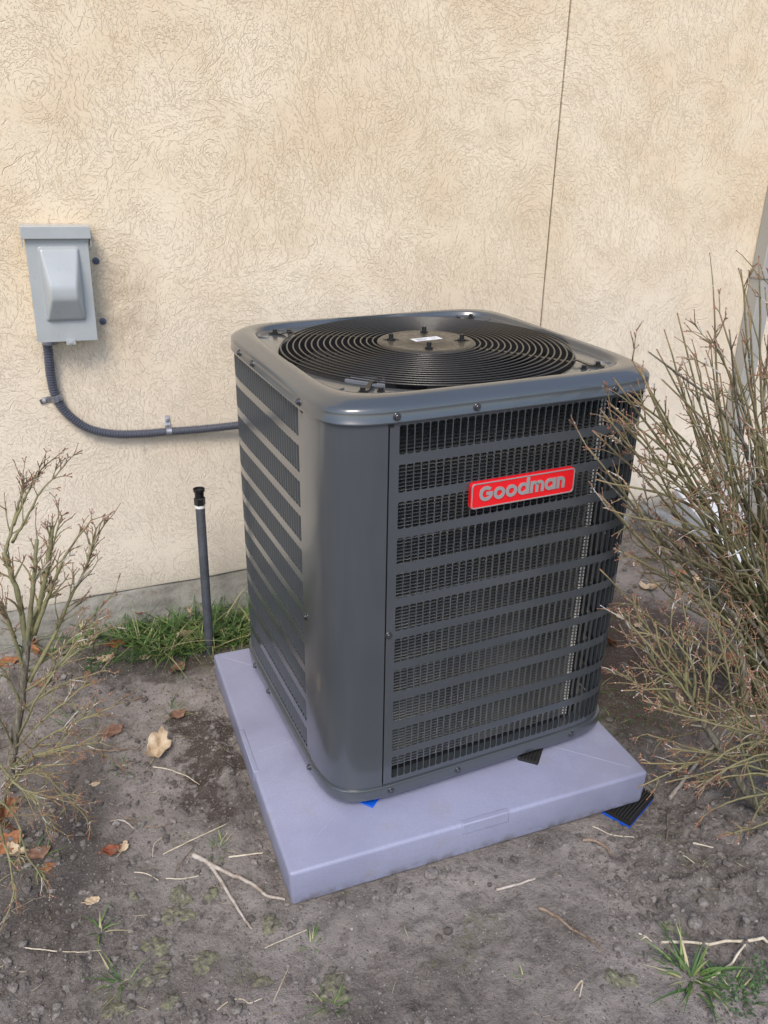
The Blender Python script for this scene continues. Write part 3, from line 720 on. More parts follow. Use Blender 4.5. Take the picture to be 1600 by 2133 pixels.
# corner embossments where the guard legs bolt on
for qx, qy in ((-1, -1), (1, -1), (1, 1), (-1, 1)):
    c = Vector((qx*.288, qy*.285, .9632)); b = MB(); a0 = math.atan2(qy, qx)
    for k in range(2):
        pts = [(c.x+math.cos(a0+t_)*(.040-.008*k)*1.2, c.y+math.sin(a0+t_)*(.040-.008*k)*1.2, .9634) for t_ in np.linspace(-2.0, 2.0, 20)] if k == 0 else None
        if pts: b.tube(pts, .0024, 6)
    b.build('embossed_boss', M_paint, ac)
# fan guard
def gz(r_): return .971+.012*(1-(r_/RR)**2)
b = MB(); nr = 17
for k in range(nr):
    r_ = .112+(RR-.006-.112)*k/(nr-1); b.tube([(r_*math.cos(t_), r_*math.sin(t_), gz(r_)) for t_ in np.linspace(0, 2*math.pi, 97)], .0021, 8, cap=False)
    o = b.build('guard_ring', M_wire, ac, angle=None); b = MB()
for k in range(8):
    a = R(45+45*k+3); 
    if k % 2 == 0:
        u = Vector((math.cos(R(45+90*(k//2))), math.sin(R(45+90*(k//2))), 0)); v_ = Vector((-u.y, u.x, 0)); b = MB(); rows = []
        for r_ in (.09, .15, .22, .29, .335, .352, .366, .378, .405, .413): 
            z = gz(r_)-.0055 if r_ < .345 else (.9725 if r_ < .36 else (.968 if r_ < .37 else .9648)); wd_ = .0045 if r_ < .37 else .0075
            rows.append([u*r_-v_*wd_+Vector((0, 0, z)), u*r_+v_*wd_+Vector((0, 0, z)), u*r_+v_*wd_+Vector((0, 0, z+.0028)), u*r_-v_*wd_+Vector((0, 0, z+.0028))])
        b.grid(rows, True); b.add(rows[-1], [(0, 1, 2, 3)]); b.build('guard_leg', M_wire, ac, smooth=False)
        for rr_, vv in ((.398, 0), (.372, .028)):
            c = u*rr_+v_*vv*(1 if k in (0, 4) else -1); b = MB(); zb_ = .9676 if vv == 0 else .9634
            b.lathe([(0, 0), (.0085, 0), (.0085, .0012), (.0055, .0016), (.0055, .007), (.0045, .0078), (0, .0078)], 8, Matrix.Translation((c.x, c.y, zb_+.0001))); b.build('bolt', M_black, ac, smooth=False)
    else:
        b = MB(); b.tube([(r_*math.cos(a), r_*math.sin(a), gz(r_)-.0035) for r_ in (.09, .17, .25, RR-.004)], .0019, 6); b.build('guard_rod', M_wire, ac)
hub = MB(); hz = gz(.10)+.001
hub.lathe([(.116, hz-.006), (.116, hz-.002), (.113, hz+.0005), (.108, hz+.002), (.104, hz+.0025), (.100, hz+.0020), (.050, hz+.0020), (.046, hz+.004), (.043, hz+.0045), (0, hz+.0045)], 72)
hubo = hub.build('hub_plate', M_hub, ac, angle=50)
for k in range(4):
    a = R(90*k+67); c = Vector((.083*math.cos(a), .083*math.sin(a), 0)); u = c.normalized(); v_ = Vector((-u.y, u.x, 0)); b = MB()
    pts = []
    for j in range(16): t_ = 2*math.pi*j/16; pts.append(c+v_*0+u*.019*math.cos(t_)+v_*.0065*math.sin(t_)+Vector((0, 0, hz+.0028)))
    b.add(pts, [tuple(range(16))]); b.build('slot', M_dark, hubo, smooth=False)
    b = MB(); b.lathe([(0, 0), (.0095, 0), (.0095, .003), (.0055, .0035), (.0055, .013), (.0045, .0140), (0, .0140)], 12, Matrix.Translation((c.x, c.y, hz+.003))); b.build('motor_bolt', M_black, hubo, angle=30)
b = MB(); b.box((-.036, -.014, hz+.0048), (.036, .014, hz+.0052), Matrix.Rotation(R(4), 4, 'Z')); st = b.build('sticker', M_sticker, hubo, smooth=False)
# lines of tiny print on the sticker
b = MB()
for i in range(4): b.box((-.028, -.010+.0055*i, hz+.0053), (-.028+.02+.012*((i*7) % 3)/2, -.0085+.0055*i, hz+.0055), Matrix.Rotation(R(4), 4, 'Z'))
for i in range(5):
    for j in range(5):
        if (i*3+j*5+i*j) % 2 == 0: b.box((.012+.003*i, -.0075+.003*j, hz+.0053), (.0145+.003*i, -.005+.003*j, hz+.0055), Matrix.Rotation(R(4), 4, 'Z'))
b.build('print_marks', mat('print_ink', (.12, .12, .13), .6), hubo, smooth=False)
# motor and fan
b = MB(); b.lathe([(0, .965), (.075, .965), (.080, .955), (.080, .88), (.07, .86), (0, .86)], 40); b.build('motor', M_black, ac, angle=40)
for k in range(3):
    b = MB(); rows = []
    for r_ in np.linspace(.06, RR-.03, 9):
        sp_ = R(38+14*(r_/RR)); row = []
        for t_ in np.linspace(-1, 1, 9):
            a = R(120*k-78)+sp_*t_+.25*(r_/RR); row.append((r_*math.cos(a), r_*math.sin(a), .895-.030*t_*(1-.2*r_/RR)))
        rows.append(row)
    b.grid(rows); b.build('fan_blade', M_blade, ac)
acM = (Matrix.Translation((.775, -.4886, SH)) @ Matrix.Rotation(.0588, 4, 'Z')).inverted()
def acp(px, py, zl): return acM @ on_z(px, py, zl+SH)
b = MB(); k4 = [acp(718, 790, .925), acp(738, 782, .925), acp(802, 789, .925), acp(802, 802, .925)]
b.add([tuple(v) for v in k4]+[(v.x, v.y, v.z-.02) for v in k4], [(0, 1, 2, 3), (0, 4, 5, 1), (1, 5, 6, 2), (2, 6, 7, 3), (3, 7, 4, 0)])
b.build('control_plate', M_panelgrey, ac, smooth=False)
# screws round the cover, the panels and the pan
scm = MB(); scm.lathe([(0, -.001), (.0080, -.001), (.0080, .0009), (.0076, .0013), (.0052, .0015), (.0052, .0046), (.0045, .0052), (.0015, .0052), (.0015, .0042), (0, .0042)], 12)
scm = scm.mesh('screw', M_zinc, True, 30)
def screw(s_, z, off):
    p, t_, n_ = per(s_); q = n_.to_track_quat('Z', 'Y').to_matrix().to_4x4(); link('screw', scm, ac, Matrix.Translation((p.x+n_.x*off, p.y+n_.y*off, z)) @ q)
for x in (-.257, -.086, .249): screw(s_of(x, -AY), .944, .0068)
for y in (-.231, .09, .20): screw(s_of(-AX, y), .944, .0068)
for y in (-.2, .05, .25): screw(s_of(AX, y), .944, .0068)
for x in (-.252, -.076, .254): screw(s_of(x, -AY), .041, .0068)
for y in (-.236, .09, .22): screw(s_of(-AX, y), .038, .0068)
screw(s_of(-.268+.006, -AY), .462, .001); screw(s_of(-AX, -.226), .451, .001)
# notch at the top of the corner panel seams
for s_ in (sfront-.0005, sleft+.002):
    b = MB(); b.grid([[surf(s_-.004+d_, .0020, z) for d_ in (0, .012)] for z in (.922, .9299)]); b.build('seam_notch', M_dark, ac, smooth=False)
# shims between pad and unit
shim('black ribbed shim sticking out between the unit and the pad, right of the middle', .775+.170, -.4886-.360, SH+.0004, R(48), .075, .05, 0, .012)
e = empty('shim', (.775-.262, -.4886-.366, SH+.0006), R(40), label='bright blue plastic shim corner showing under the unit at the front', cat='shim')
b = MB(); b.box((-.03, -.02, 0), (.03, .02, .004)); b.build('blue_wedge', M_blue, e, bevel=.0008)
b = MB(); b.box((0, 0, .0042), (.029, .019, .019)); b.build('stacked_wedge', M_rub, e, smooth=False)

# badge
bd_ = MB(); BW, BH, br_ = .1275, .0290, .009
def rr_loop(hw, hh, r_, y, k=6):
    out = []
    for cx, cz, a0 in ((hw-r_, hh-r_, 0), (-hw+r_, hh-r_, 90), (-hw+r_, -hh+r_, 180), (hw-r_, -hh+r_, 270)):
        for j in range(k+1): a = R(a0+90*j/k); out.append((cx+r_*math.cos(a), y, cz+r_*math.sin(a)))
    return out
badge = empty('badge', (0, 0, 0)); badge.parent = ac; badge.location = (.037, -AY-.0015, .7555); badge.rotation_euler = (0, 0, 0)
def plate(name, hw, hh, r_, y0, y1, m_, par, inset=.0008):
    b = MB(); rows = [rr_loop(hw, hh, r_, y0), rr_loop(hw, hh, r_, y1+inset), rr_loop(hw-inset, hh-inset, r_-inset*.5, y1)]; b.grid(rows, True); b.add(rows[-1], [tuple(range(len(rows[-1])))]); return b.build(name, m_, par, angle=30)
plate('backing', BW, BH, br_, 0, -.0100, M_red, badge)
b = MB(); lo = [rr_loop(BW-.0012, BH-.0012, br_-.001, -.0101), rr_loop(BW-.0014, BH-.0014, br_-.001, -.0112), rr_loop(BW-.0034, BH-.0034, br_-.002, -.0112), rr_loop(BW-.0036, BH-.0036, br_-.002, -.0101)]
b.grid(lo, True); b.build('silver_rim', M_silver, badge, angle=30)
def arc_strip(cx, cz, r0, r1, a0, a1, n=28): return [((cx+r1*math.cos(R(a)), cz+r1*math.sin(R(a))), (cx+r0*math.cos(R(a)), cz+r0*math.sin(R(a)))) for a in np.linspace(a0, a1, n+1)]
ys = -.0101; yf = -.0118
def solid_strip(b, pairs, closed=False):
    rows = [[], [], [], []]
    o_ = [[(p[0][0], ys, p[0][1]) for p in pairs], [(p[0][0], yf, p[0][1]) for p in pairs], [(p[1][0], yf, p[1][1]) for p in pairs], [(p[1][0], ys, p[1][1]) for p in pairs]]
    b.grid(o_)
    for e_ in (0, -1): b.add([o_[0][e_], o_[1][e_], o_[2][e_], o_[3][e_]], [(0, 1, 2, 3)])
def rect(b, x0, x1, z0, z1, dy=0.0): b.box((x0, yf+dy, z0), (x1, ys, z1))
u = .0262; T_ = .27*u; x = -.1085; zb_ = -.0130
def ringl(b, cx, cz, r_): solid_strip(b, arc_strip(cx, cz, r_-T_, r_, 0, 360, 36))
for ch in 'Goodman':
    b = MB(); h_ = u/2
    if ch == 'G':
        r_ = .62*u; cx = x+r_; cz = zb_+r_; solid_strip(b, arc_strip(cx, cz, r_-T_*1.05, r_, 42, 352, 36)); rect(b, cx+.02*u, cx+r_-.0004, cz-.02*u-T_*.45, cz+T_*.45, .0002); adv = 2*r_
    elif ch == 'o': ringl(b, x+h_*1.04, zb_+h_, h_*1.04); adv = 2*h_*1.04
    elif ch == 'd': ringl(b, x+h_*1.04, zb_+h_, h_*1.04); rect(b, x+2.08*h_-T_*.9, x+2.08*h_+T_*.1, zb_, zb_+1.42*u, -.0002); adv = 2.18*h_
    elif ch == 'a': ringl(b, x+h_*1.04, zb_+h_, h_*1.04); rect(b, x+2.08*h_-T_*.9, x+2.08*h_+T_*.1, zb_, zb_+u, -.0002); adv = 2.18*h_
    elif ch in 'nm':
        k_ = 2 if ch == 'm' else 1; hw = .40*u; rect(b, x, x+T_, zb_, zb_+u, -.0002); x0 = x
        for q in range(k_):
            cx = x0+hw; top = zb_+u-hw; solid_strip(b, arc_strip(cx, top, hw-T_, hw, 170, 0, 20)); rect(b, cx+hw-T_, cx+hw, zb_, top, -.0001); x0 = cx+hw-T_
        adv = x0+T_-x
    b.build('letter', M_silver, badge, smooth=False); x += adv+.065*u

# ------------------------------------------------------------------ shrubs
def branch_pts(p, q, bend, n, wob, rnd):
    p = Vector(p); q = Vector(q); d = q-p; c = p.lerp(q, .5)+Vector(bend); out = []
    ph = [rnd.uniform(0, 6.28) for _ in range(6)]
    for i in range(n+1):
        t_ = i/n; b_ = (1-t_)**2*p+2*t_*(1-t_)*c+t_*t_*q; k = wob*d.length*math.sin(math.pi*min(1, t_*1.2))*.5
        out.append(b_+Vector((math.sin(ph[0]+t_*9)+.5*math.sin(ph[1]+t_*21), math.sin(ph[2]+t_*8)+.5*math.sin(ph[3]+t_*23), math.sin(ph[4]+t_*9)+.5*math.sin(ph[5]+t_*19)))*k)
    return out
def bud(mb, p, d, s_, rnd):
    q = p+d*s_*2.2; mb.tube([p, p.lerp(q, .5), q], [s_*.7, s_, s_*.2], 4, [.92, .97, 1.0], cap=False)
def side(mb, pts, rad0, tip0, lev, rnd, dens, length, up):
    """side twigs in opposite pairs from the nodes of pts"""
    n = len(pts)
    for i in range(2, n):
        f_ = i/(n-1)
        if f_ < .18 or rnd.random() > dens: continue
        t_ = (pts[i]-pts[i-1]).normalized(); o_ = t_.orthogonal().normalized(); a = rnd.uniform(0, 6.28); o_ = Matrix.Rotation(a, 3, t_) @ o_
        for sgn in (1, -1):
            if rnd.random() < .35: continue
            d = (t_*rnd.uniform(1.1, 2.0)+o_*sgn*rnd.uniform(.5, 1.35)+Vector((0, 0, up*rnd.uniform(.0, .4)))).normalized()
            L = length*rnd.uniform(.3, 1.25)*(1.2-.6*f_); q = pts[i]+d*L
            if not ok(q): q = pts[i]+d*L*.4
            if not ok(q): continue
            sp = branch_pts(pts[i], q, d.orthogonal()*L*rnd.uniform(-.12, .12)+Vector((0, 0, L*.05)), 5, .022, rnd)
            r0 = max(.0015, rad0*(1-.5*f_)*.62); t0 = tip0+(.95-tip0)*f_*.55
            mb.tube(sp, [r0*(1-.55*k/5) for k in range(6)], 5 if lev else 4, [t0+(.88-t0)*(k/5)**1.3 for k in range(6)])
            bud(mb, sp[-1], d, .0016, rnd); 
            if rnd.random() < .7: bud(mb, sp[3], (d+o_).normalized(), .0013, rnd); bud(mb, sp[3], (d-o_).normalized(), .0013, rnd)
            if lev > 0: side(mb, sp, r0, t0, lev-1, rnd, .42, L*.55, up)
def in_box(p, m=.012):
    # inside the unit or the pad or the wall
    l = p-Vector((.775, -.4886, 0)); c, s_ = math.cos(-.0588), math.sin(-.0588); x_, y_ = l.x*c-l.y*s_, l.x*s_+l.y*c
    if abs(x_) < AX+m and abs(y_) < AY+m and p.z < 1.09: return True
    if SX-m < p.x < SX+SW+m and SY-m < p.y < SY+SD+m and p.z < SH+m: return True
    return (p-WO).dot(WDN) > -.012
def ok(p): return not in_box(p) and p.z > H(p.x, p.y)+.004
def shrub(name, label, stems, seed, dens, length, up=.35, lev=1):
    """stems: list of (polyline, r0, r1, tip0, detail)"""
    rnd = random.Random(seed); e = empty(name, tuple(stems[0][0][0]), label=label, cat='shrub'); off = Matrix.Translation(-Vector(stems[0][0][0])); tw = MB()
    for (pl, r0, r1, t0, det) in stems:
        pts = catmull(pl, 6) if len(pl) > 2 else branch_pts(pl[0], pl[1], (0, 0, .03), 14, .01, rnd)
        pts = [p+Vector((rnd.uniform(-1, 1), rnd.uniform(-1, 1), rnd.uniform(-1, 1)))*.0012 for p in pts]
        n = len(pts); kf = 1 if r0 > .0125 else .84; rad = [(r0+(r1-r0)*(k/(n-1))**.8)*(1+.16*rnd.random()+.10*(k % 4 == 0))*kf for k in range(n)]
        b = MB(); b.tube(pts, rad, 8 if r0 > .005 else 6, [t0+(.8-t0)*(k/(n-1))**2.2 if r1 < .0028 else t0 for k in range(n)])
        b.v = [tuple(off @ Vector(v)) for v in b.v]
        thick = r0 > .0085
        b.build('stem', M_trunk if thick else M_bark, e, angle=None)
        if r1 < .0028: bud(tw, pts[-1], (pts[-1]-pts[-2]).normalized(), .0019, rnd)
        side(tw, pts, (r0+r1)/2, t0, lev, rnd, dens*det, length, up)
    tw.v = [tuple(off @ Vector(v)) for v in tw.v]
    tw.build('twigs', M_bark, e, angle=None, kind='stuff')
    return e
# left shrub: stems given at the distance where they grow
yb = -.42
def lp(*P): return [on_y(px, py, y) for px, py, y in P]
base = (12, 1690, yb)
L_ = []
L_.append((lp((5, 1720, -.43), (28, 1560, -.42), (44, 1460, -.415), (50, 1390, -.415), (56, 1335, -.41)), .0125, .0100, .05, .25))
hub_ = (55, 1350, -.41)
L_.append((lp(hub_, (42, 1260, -.40), (22, 1190, -.39), (8, 1150, -.38)), .0075, .0055, .2, .5))
L_.append((lp((8, 1160, -.38), (28, 1090, -.37), (44, 1030, -.36), (48, 992, -.36)), .0050, .0016, .3, 1))
L_.append((lp((28, 1095, -.37), (55, 1030, -.38), (92, 970, -.39)), .0038, .0016, .3, 1))
L_.append((lp((26, 1130, -.37), (60, 1070, -.40), (85, 1025, -.41), (134, 970, -.42)), .0038, .0015, .3, .8))
L_.append((lp(hub_, (66, 1250, -.43), (72, 1180, -.44), (78, 1125, -.44)), .0065, .0045, .15, .7))
L_.append((lp(hub_, (80, 1270, -.38), (98, 1180, -.37), (110, 1095, -.36)), .0075, .0055, .2, .7))
L_.append((lp((70, 1320, -.41), (105, 1230, -.44), (135, 1160, -.46), (190, 1082, -.47)), .0068, .0018, .25, 1.3))
L_.append((lp((60, 1420, -.41), (110, 1330, -.39), (150, 1240, -.38), (180, 1180, -.37), (200, 1105, -.36)), .0062, .0018, .25, 1))
L_.append((lp((178, 1185, -.37), (195, 1130, -.38), (226, 1080, -.39)), .0035, .0016, .4, .8))
L_.append((lp((60, 1300, -.41), (90, 1240, -.36), (100, 1170, -.33), (128, 1075, -.31)), .0055, .0018, .3, 1.3))
L_.append((lp((30, 1330, -.40), (10, 1280, -.39), (-30, 1190, -.38)), .0055, .002, .3, 1))
L_.append((lp((50, 1400, -.41), (20, 1300, -.45), (-10, 1250, -.47), (-50, 1180, -.5)), .0055, .002, .3, 1))
for P in (((52, 1440, -.42), (110, 1400, -.45), (180, 1340, -.46), (232, 1302, -.46)), ((45, 1480, -.42), (120, 1430, -.47), (210, 1398, -.5)), ((36, 1540, -.42), (80, 1450, -.5), (150, 1350, -.5), (205, 1290, -.5)),
          ((30, 1560, -.42), (90, 1500, -.5), (150, 1450, -.53), (190, 1412, -.54)), ((22, 1600, -.42), (90, 1540, -.55), (170, 1500, -.6), (240, 1470, -.62)), ((22, 1600, -.42), (100, 1570, -.56), (180, 1550, -.6), (216, 1570, -.6)),
          ((15, 1640, -.43), (70, 1600, -.6), (130, 1650, -.66), (188, 1712, -.68)), ((12, 1660, -.43), (50, 1590, -.62), (120, 1560, -.66), (208, 1545, -.68)), ((8, 1690, -.43), (60, 1660, -.64), (90, 1700, -.7), (120, 1730, -.72)),
          ((5, 1700, -.43), (20, 1640, -.66), (70, 1600, -.7), (150, 1590, -.72)), ((-5, 1700, -.5), (10, 1760, -.8), (30, 1850, -.85), (6, 1930, -.88)), ((-20, 1650, -.5), (30, 1700, -.8), (60, 1790, -.85), (100, 1830, -.86)),
          ((-20, 1560, -.5), (20, 1620, -.78), (75, 1660, -.82), (150, 1655, -.83)), ((45, 1470, -.42), (10, 1400, -.44), (-30, 1360, -.46)), ((30, 1560, -.42), (0, 1500, -.46), (-40, 1470, -.5)), ((60, 1400, -.41), (150, 1330, -.36), (240, 1230, -.33))):
    L_.append((lp(*P), .0036, .0017, .25, .9))
shrub('shrub', 'sparse leafless pruned shrub in front of the wall at the left edge', L_, 3, .72, .075)

# big right shrub
rnd = random.Random(21); R_ = []
cb = Vector((1.78, -.83, 0)); cb.z = H(cb.x, cb.y)-.02
T0 = cb
def st(px, py, y, r0=.006, t0=.22, det=1.0, start=None, bendz=.10, r1=.0017):
    s_ = Vector(start) if start else cb+Vector((rnd.uniform(-.05, .05), rnd.uniform(-.05, .05), rnd.uniform(.03, .16)))
    q = on_y(px, py, y); m1 = s_.lerp(q, .35)+Vector((0, 0, bendz*(q-s_).length)); m2 = s_.lerp(q, .70)+Vector((0, 0, bendz*.7*(q-s_).length))
    j = lambda: Vector((rnd.uniform(-1, 1), rnd.uniform(-1, 1), rnd.uniform(-1, 1)))*.024
    R_.append(([s_, m1+j(), m2+j(), q], r0, r1, t0, det))
R_.append(([cb, cb+Vector((-.02, .02, .12)), cb+Vector((-.07, .01, .26)), cb+Vector((-.11, .0, .40)), cb+Vector((-.13, .02, .58))], .020, .008, .05, .2))
R_.append(([cb, cb+Vector((.02, 0, .14)), cb+Vector((.03, -.02, .34)), cb+Vector((.02, -.03, .60))], .024, .010, .05, .2))
R_.append(([cb+Vector((0, 0, .05)), cb+Vector((-.07, -.02, .16)), cb+Vector((-.16, -.03, .28)), cb+Vector((-.22, .0, .44))], .016, .007, .05, .2))
for px, py, y in ((1582, 535, -.78), (1600, 560, -.85), (1545, 565, -.72), (1625, 540, -.8), (1660, 560, -.8), (1700, 600, -.8), (1530, 600, -.82), (1560, 640, -.9), (1600, 640, -.95), (1486, 598, -.74), (1500, 650, -.8), (1520, 690, -.9), (1545, 710, -.98),
                  (1452, 640, -.72), (1475, 690, -.82), (1412, 655, -.74), (1425, 700, -.84), (1445, 740, -.95), (1470, 760, -1.0), (1500, 780, -1.0), (1385, 690, -.76), (1400, 740, -.9), (1370, 730, -.84), (1352, 735, -.92), (1380, 790, -1.0), (1330, 765, -.97),
                  (1345, 800, -1.0), (1318, 752, -.96), (1400, 830, -1.0), (1430, 850, -1.05), (1310, 820, -1.0), (1280, 790, -1.0), (1315, 880, -1.0), (1340, 900, -1.05), (1252, 855, -1.02), (1270, 840, -1.0), (1236, 898, -1.0), (1224, 930, -1.0),
                  (1300, 930, -1.0), (1290, 870, -1.0), (1245, 985, -1.0), (1242, 1000, -1.02), (1300, 1000, -1.0), (1330, 960, -1.05), (1250, 1030, -1.0), (1270, 1062, -.99), (1246, 1030, -.98), (1330, 1050, -.96), (1350, 1010, -1.0),
                  (1300, 1150, -.95), (1302, 1160, -.93), (1320, 1105, -.94), (1355, 1208, -.92), (1250, 1187, -.96), (1400, 1080, -1.05), (1380, 1140, -1.0), (1330, 1190, -.9), (1420, 950, -1.1), (1450, 1000, -1.12), (1480, 900, -1.1), (1520, 860, -1.1), (1560, 800, -1.1),
                  (1600, 760, -1.1), (1640, 700, -1.0), (1500, 1050, -1.15), (1560, 980, -1.15), (1600, 900, -1.15), (1540, 560, -.65), (1600, 700, -.6), (1480, 720, -.62), (1420, 780, -.66), (1520, 780, -.66), (1560, 900, -.62)):
    if rnd.random() < .80: st(px, py, y, rnd.uniform(.0045, .0095), rnd.uniform(.05, .3), 1.0, bendz=rnd.uniform(-.02, .16))
    if rnd.random() < .25: st(px+rnd.uniform(5, 60), py+rnd.uniform(10, 70), y+rnd.uniform(-.04, .06), rnd.uniform(.0035, .0065), rnd.uniform(.12, .35), .9)
shrub('shrub', 'large dense leafless shrub behind the right side of the unit', R_, 5, .42, .115, .35)
# lower right shrub
R_ = []; cb = Vector((1.60, -1.16, 0)); cb.z = H(cb.x, cb.y)-.02
R_.append(([cb, on_y(1590, 1690, -1.14), on_y(1520, 1590, -1.12), on_y(1450, 1480, -1.10), on_y(1428, 1440, -1.1)], .013, .006, .05, .7))
R_.append(([on_y(1428, 1445, -1.1), on_y(1430, 1390, -1.09), on_y(1432, 1330, -1.08)], .0055, .002, .2, 1.2))
R_.append(([on_y(1600, 1880, -1.12), on_y(1570, 1640, -1.0), on_y(1545, 1360, -.9), on_y(1540, 1300, -.86)], .013, .006, .05, .5))
for px, py, y in ((1302, 1290, -1.08), (1315, 1310, -1.06), (1330, 1280, -1.05), (1318, 1240, -1.05), (1350, 1335, -1.06), (1290, 1402, -1.04), (1320, 1330, -1.02), (1365, 1300, -1.1), (1400, 1270, -1.1), (1420, 1240, -1.05), (1480, 1250, -1.1), (1540, 1280, -1.1)):
    st(px, py, y, rnd.uniform(.003, .0042), .3, 1.0, start=on_y(1440+rnd.uniform(-15, 30), 1460+rnd.uniform(-30, 40), -1.1), bendz=.04)
for px, py, y in ((1298, 1438, -1.08), (1340, 1460, -1.1), (1331, 1640, -1.12), (1338, 1590, -1.1), (1388, 1630, -1.15), (1400, 1560, -1.15), (1420, 1500, -1.15), (1480, 1430, -1.18), (1520, 1470, -1.2), (1560, 1400, -1.2), (1600, 1420, -1.22), (1590, 1530, -1.25), (1560, 1560, -1.25),
                  (1500, 1620, -1.25), (1460, 1600, -1.25), (1450, 1640, -1.28), (1480, 1690, -1.3), (1510, 1740, -1.32), (1560, 1720, -1.3), (1600, 1640, -1.3), (1630, 1500, -1.2), (1380, 1480, -1.15), (1350, 1530, -1.12), (1540, 1350, -1.15), (1620, 1350, -1.15)):
    st(px, py, y, rnd.uniform(.003, .0045), .28, .9, start=cb+Vector((rnd.uniform(-.06, .02), rnd.uniform(-.04, .04), rnd.uniform(.06, .2))), bendz=.05)
for i in range(20):
    st(rnd.uniform(1330, 1620), rnd.uniform(1180, 1700), rnd.uniform(-1.25, -.95), rnd.uniform(.0028, .0042), .25, .9, start=cb+Vector((rnd.uniform(-.25, .1), rnd.uniform(-.06, .25), rnd.uniform(.03, .2))), bendz=.05)
shrub('shrub', 'low leafless shrub sprawling beside the right front corner of the pad', R_, 9, .48, .075, .2)

# ------------------------------------------------------------------ soil clods, pebbles, grass
def ico(sub=1):
    import bmesh
    bm = bmesh.new(); bmesh.ops.create_icosphere(bm, subdivisions=sub, radius=1); vs = np.array([v.co[:] for v in bm.verts]); fs = [tuple(v.index for v in f.verts) for f in bm.faces]; bm.free(); return vs, fs
IV, IF = ico(2); IV1, IF1 = ico(1)
def scatter(name, n, region, smin, smax, dens, mt, seed, label, cat, sink=.35, big=False):
    r_ = np.random.default_rng(seed); V = []; Fa = []; k = 0; tries = 0; base_v, base_f = (IV, IF) if big else (IV1, IF1)
    while k < n and tries < n*30:
        tries += 1; x = r_.uniform(region[0], region[1]); y = r_.uniform(region[2], region[3])
        if r_.random() > dens(x, y): continue
        if SX-.004 < x < SX+SW+.004 and SY-.004 < y < SY+SD: continue
        if (Vector((x, y, 0))-WO).dot(WDN) > -.01: continue
        s_ = smin*(smax/smin)**(r_.random()**3.4); v = base_v*(1+(r_.random((len(base_v), 1))-.5)*.55)*np.array([1, r_.uniform(.6, 1), r_.uniform(.45, .85)])*s_
        a = r_.uniform(0, 6.28); c, q = math.cos(a), math.sin(a); v = np.stack([v[:, 0]*c-v[:, 1]*q, v[:, 0]*q+v[:, 1]*c, v[:, 2]], -1)+np.array([x, y, H(x, y)+s_*sink*.5])
        b0 = len(V); V.extend(map(tuple, v)); Fa.extend([tuple(i+b0 for i in f_) for f_ in base_f]); k += 1
    m_ = bpy.data.meshes.new(name); m_.from_pydata(V, [], Fa); m_.materials.append(mt)
    if big: m_.shade_smooth()
    return link(name, m_, kind='stuff', label=label, cat=cat)
def dclod(x, y):
    v = .04+.85*float(sstep(vnoise(x, y, 3.1, 41), .45, .65))*float(sstep(vnoise(x, y, 14, 42), .25, .6))
    if x > .95 and y < -.95: v = max(v, .9)
    if x < .0 and -1.0 < y < -.55: v = max(v, .7)
    d = max(SX-x, x-SX-SW, SY-y, y-SY-SD)
    if 0 < d < .05: v = max(v, .8)
    return v
scatter('soil_clods', 14000, (-.4, 2.2, -1.7, .17), .0016, .0125, dclod, M_clod, 51, 'crumbly grey soil clods lying loose over the bare ground', 'soil')
scatter('pebbles', 900, (-.4, 2.2, -1.7, .17), .0016, .0062, lambda x, y: .5, M_stone, 52, 'small pale and grey pebbles scattered over the soil', 'gravel')
def crumbs(n, seed, smin, smax):
    r_ = np.random.default_rng(seed); x = r_.uniform(-.4, 1.9, n*3); y = r_.uniform(-1.65, .15, n*3)
    dn = .30+.7*sstep(vnoise(x, y, 6, 44), .35, .7)*sstep(vnoise(x, y, 30, 45), .2, .6); dn[(x > .95) & (y < -.98)] += .35
    out = np.maximum(np.maximum(SX-x, x-SX-SW), np.maximum(SY-y, y-SY-SD)); dn[(out > 0) & (out < .04)] += .4
    k = (r_.random(n*3) < dn) & (out > .003) & ((y-.19-math.tan(WY)*x) < -.012) & (y < 1.25-1.5*x+.6); x = x[k][:n]; y = y[k][:n]; m = len(x)
    base = np.array([(1, 0, -.3), (-.5, .87, -.3), (-.5, -.87, -.3), (.2, .5, .75), (.3, -.55, .7), (-.7, .05, .6)]); fc = np.array([(0, 1, 3), (0, 3, 4), (0, 4, 2), (1, 5, 3), (1, 2, 5), (2, 4, 5), (3, 5, 4)])
    s_ = smin*(smax/smin)**(r_.random(m)**2.2); a = r_.uniform(0, 6.28, m); v = base[None]*(1+(r_.random((m, 6, 1))-.5)*.6)*s_[:, None, None]
    c, q = np.cos(a)[:, None], np.sin(a)[:, None]; X = v[..., 0]*c-v[..., 1]*q+x[:, None]; Y = v[..., 0]*q+v[..., 1]*c+y[:, None]; Z = v[..., 2]*.85+(height(x, y)+s_*.15)[:, None]
    m_ = bpy.data.meshes.new('soil_crumbs'); m_.from_pydata(np.stack([X, Y, Z], -1).reshape(-1, 3).tolist(), [], (fc[None]+6*np.arange(m)[:, None, None]).reshape(-1, 3).tolist()); m_.materials.append(M_clod)
    link('soil_crumbs', m_, kind='stuff', label='fine crumbs of dry soil covering the bare ground', cat='soil')
crumbs(60000, 91, .0008, .0034)
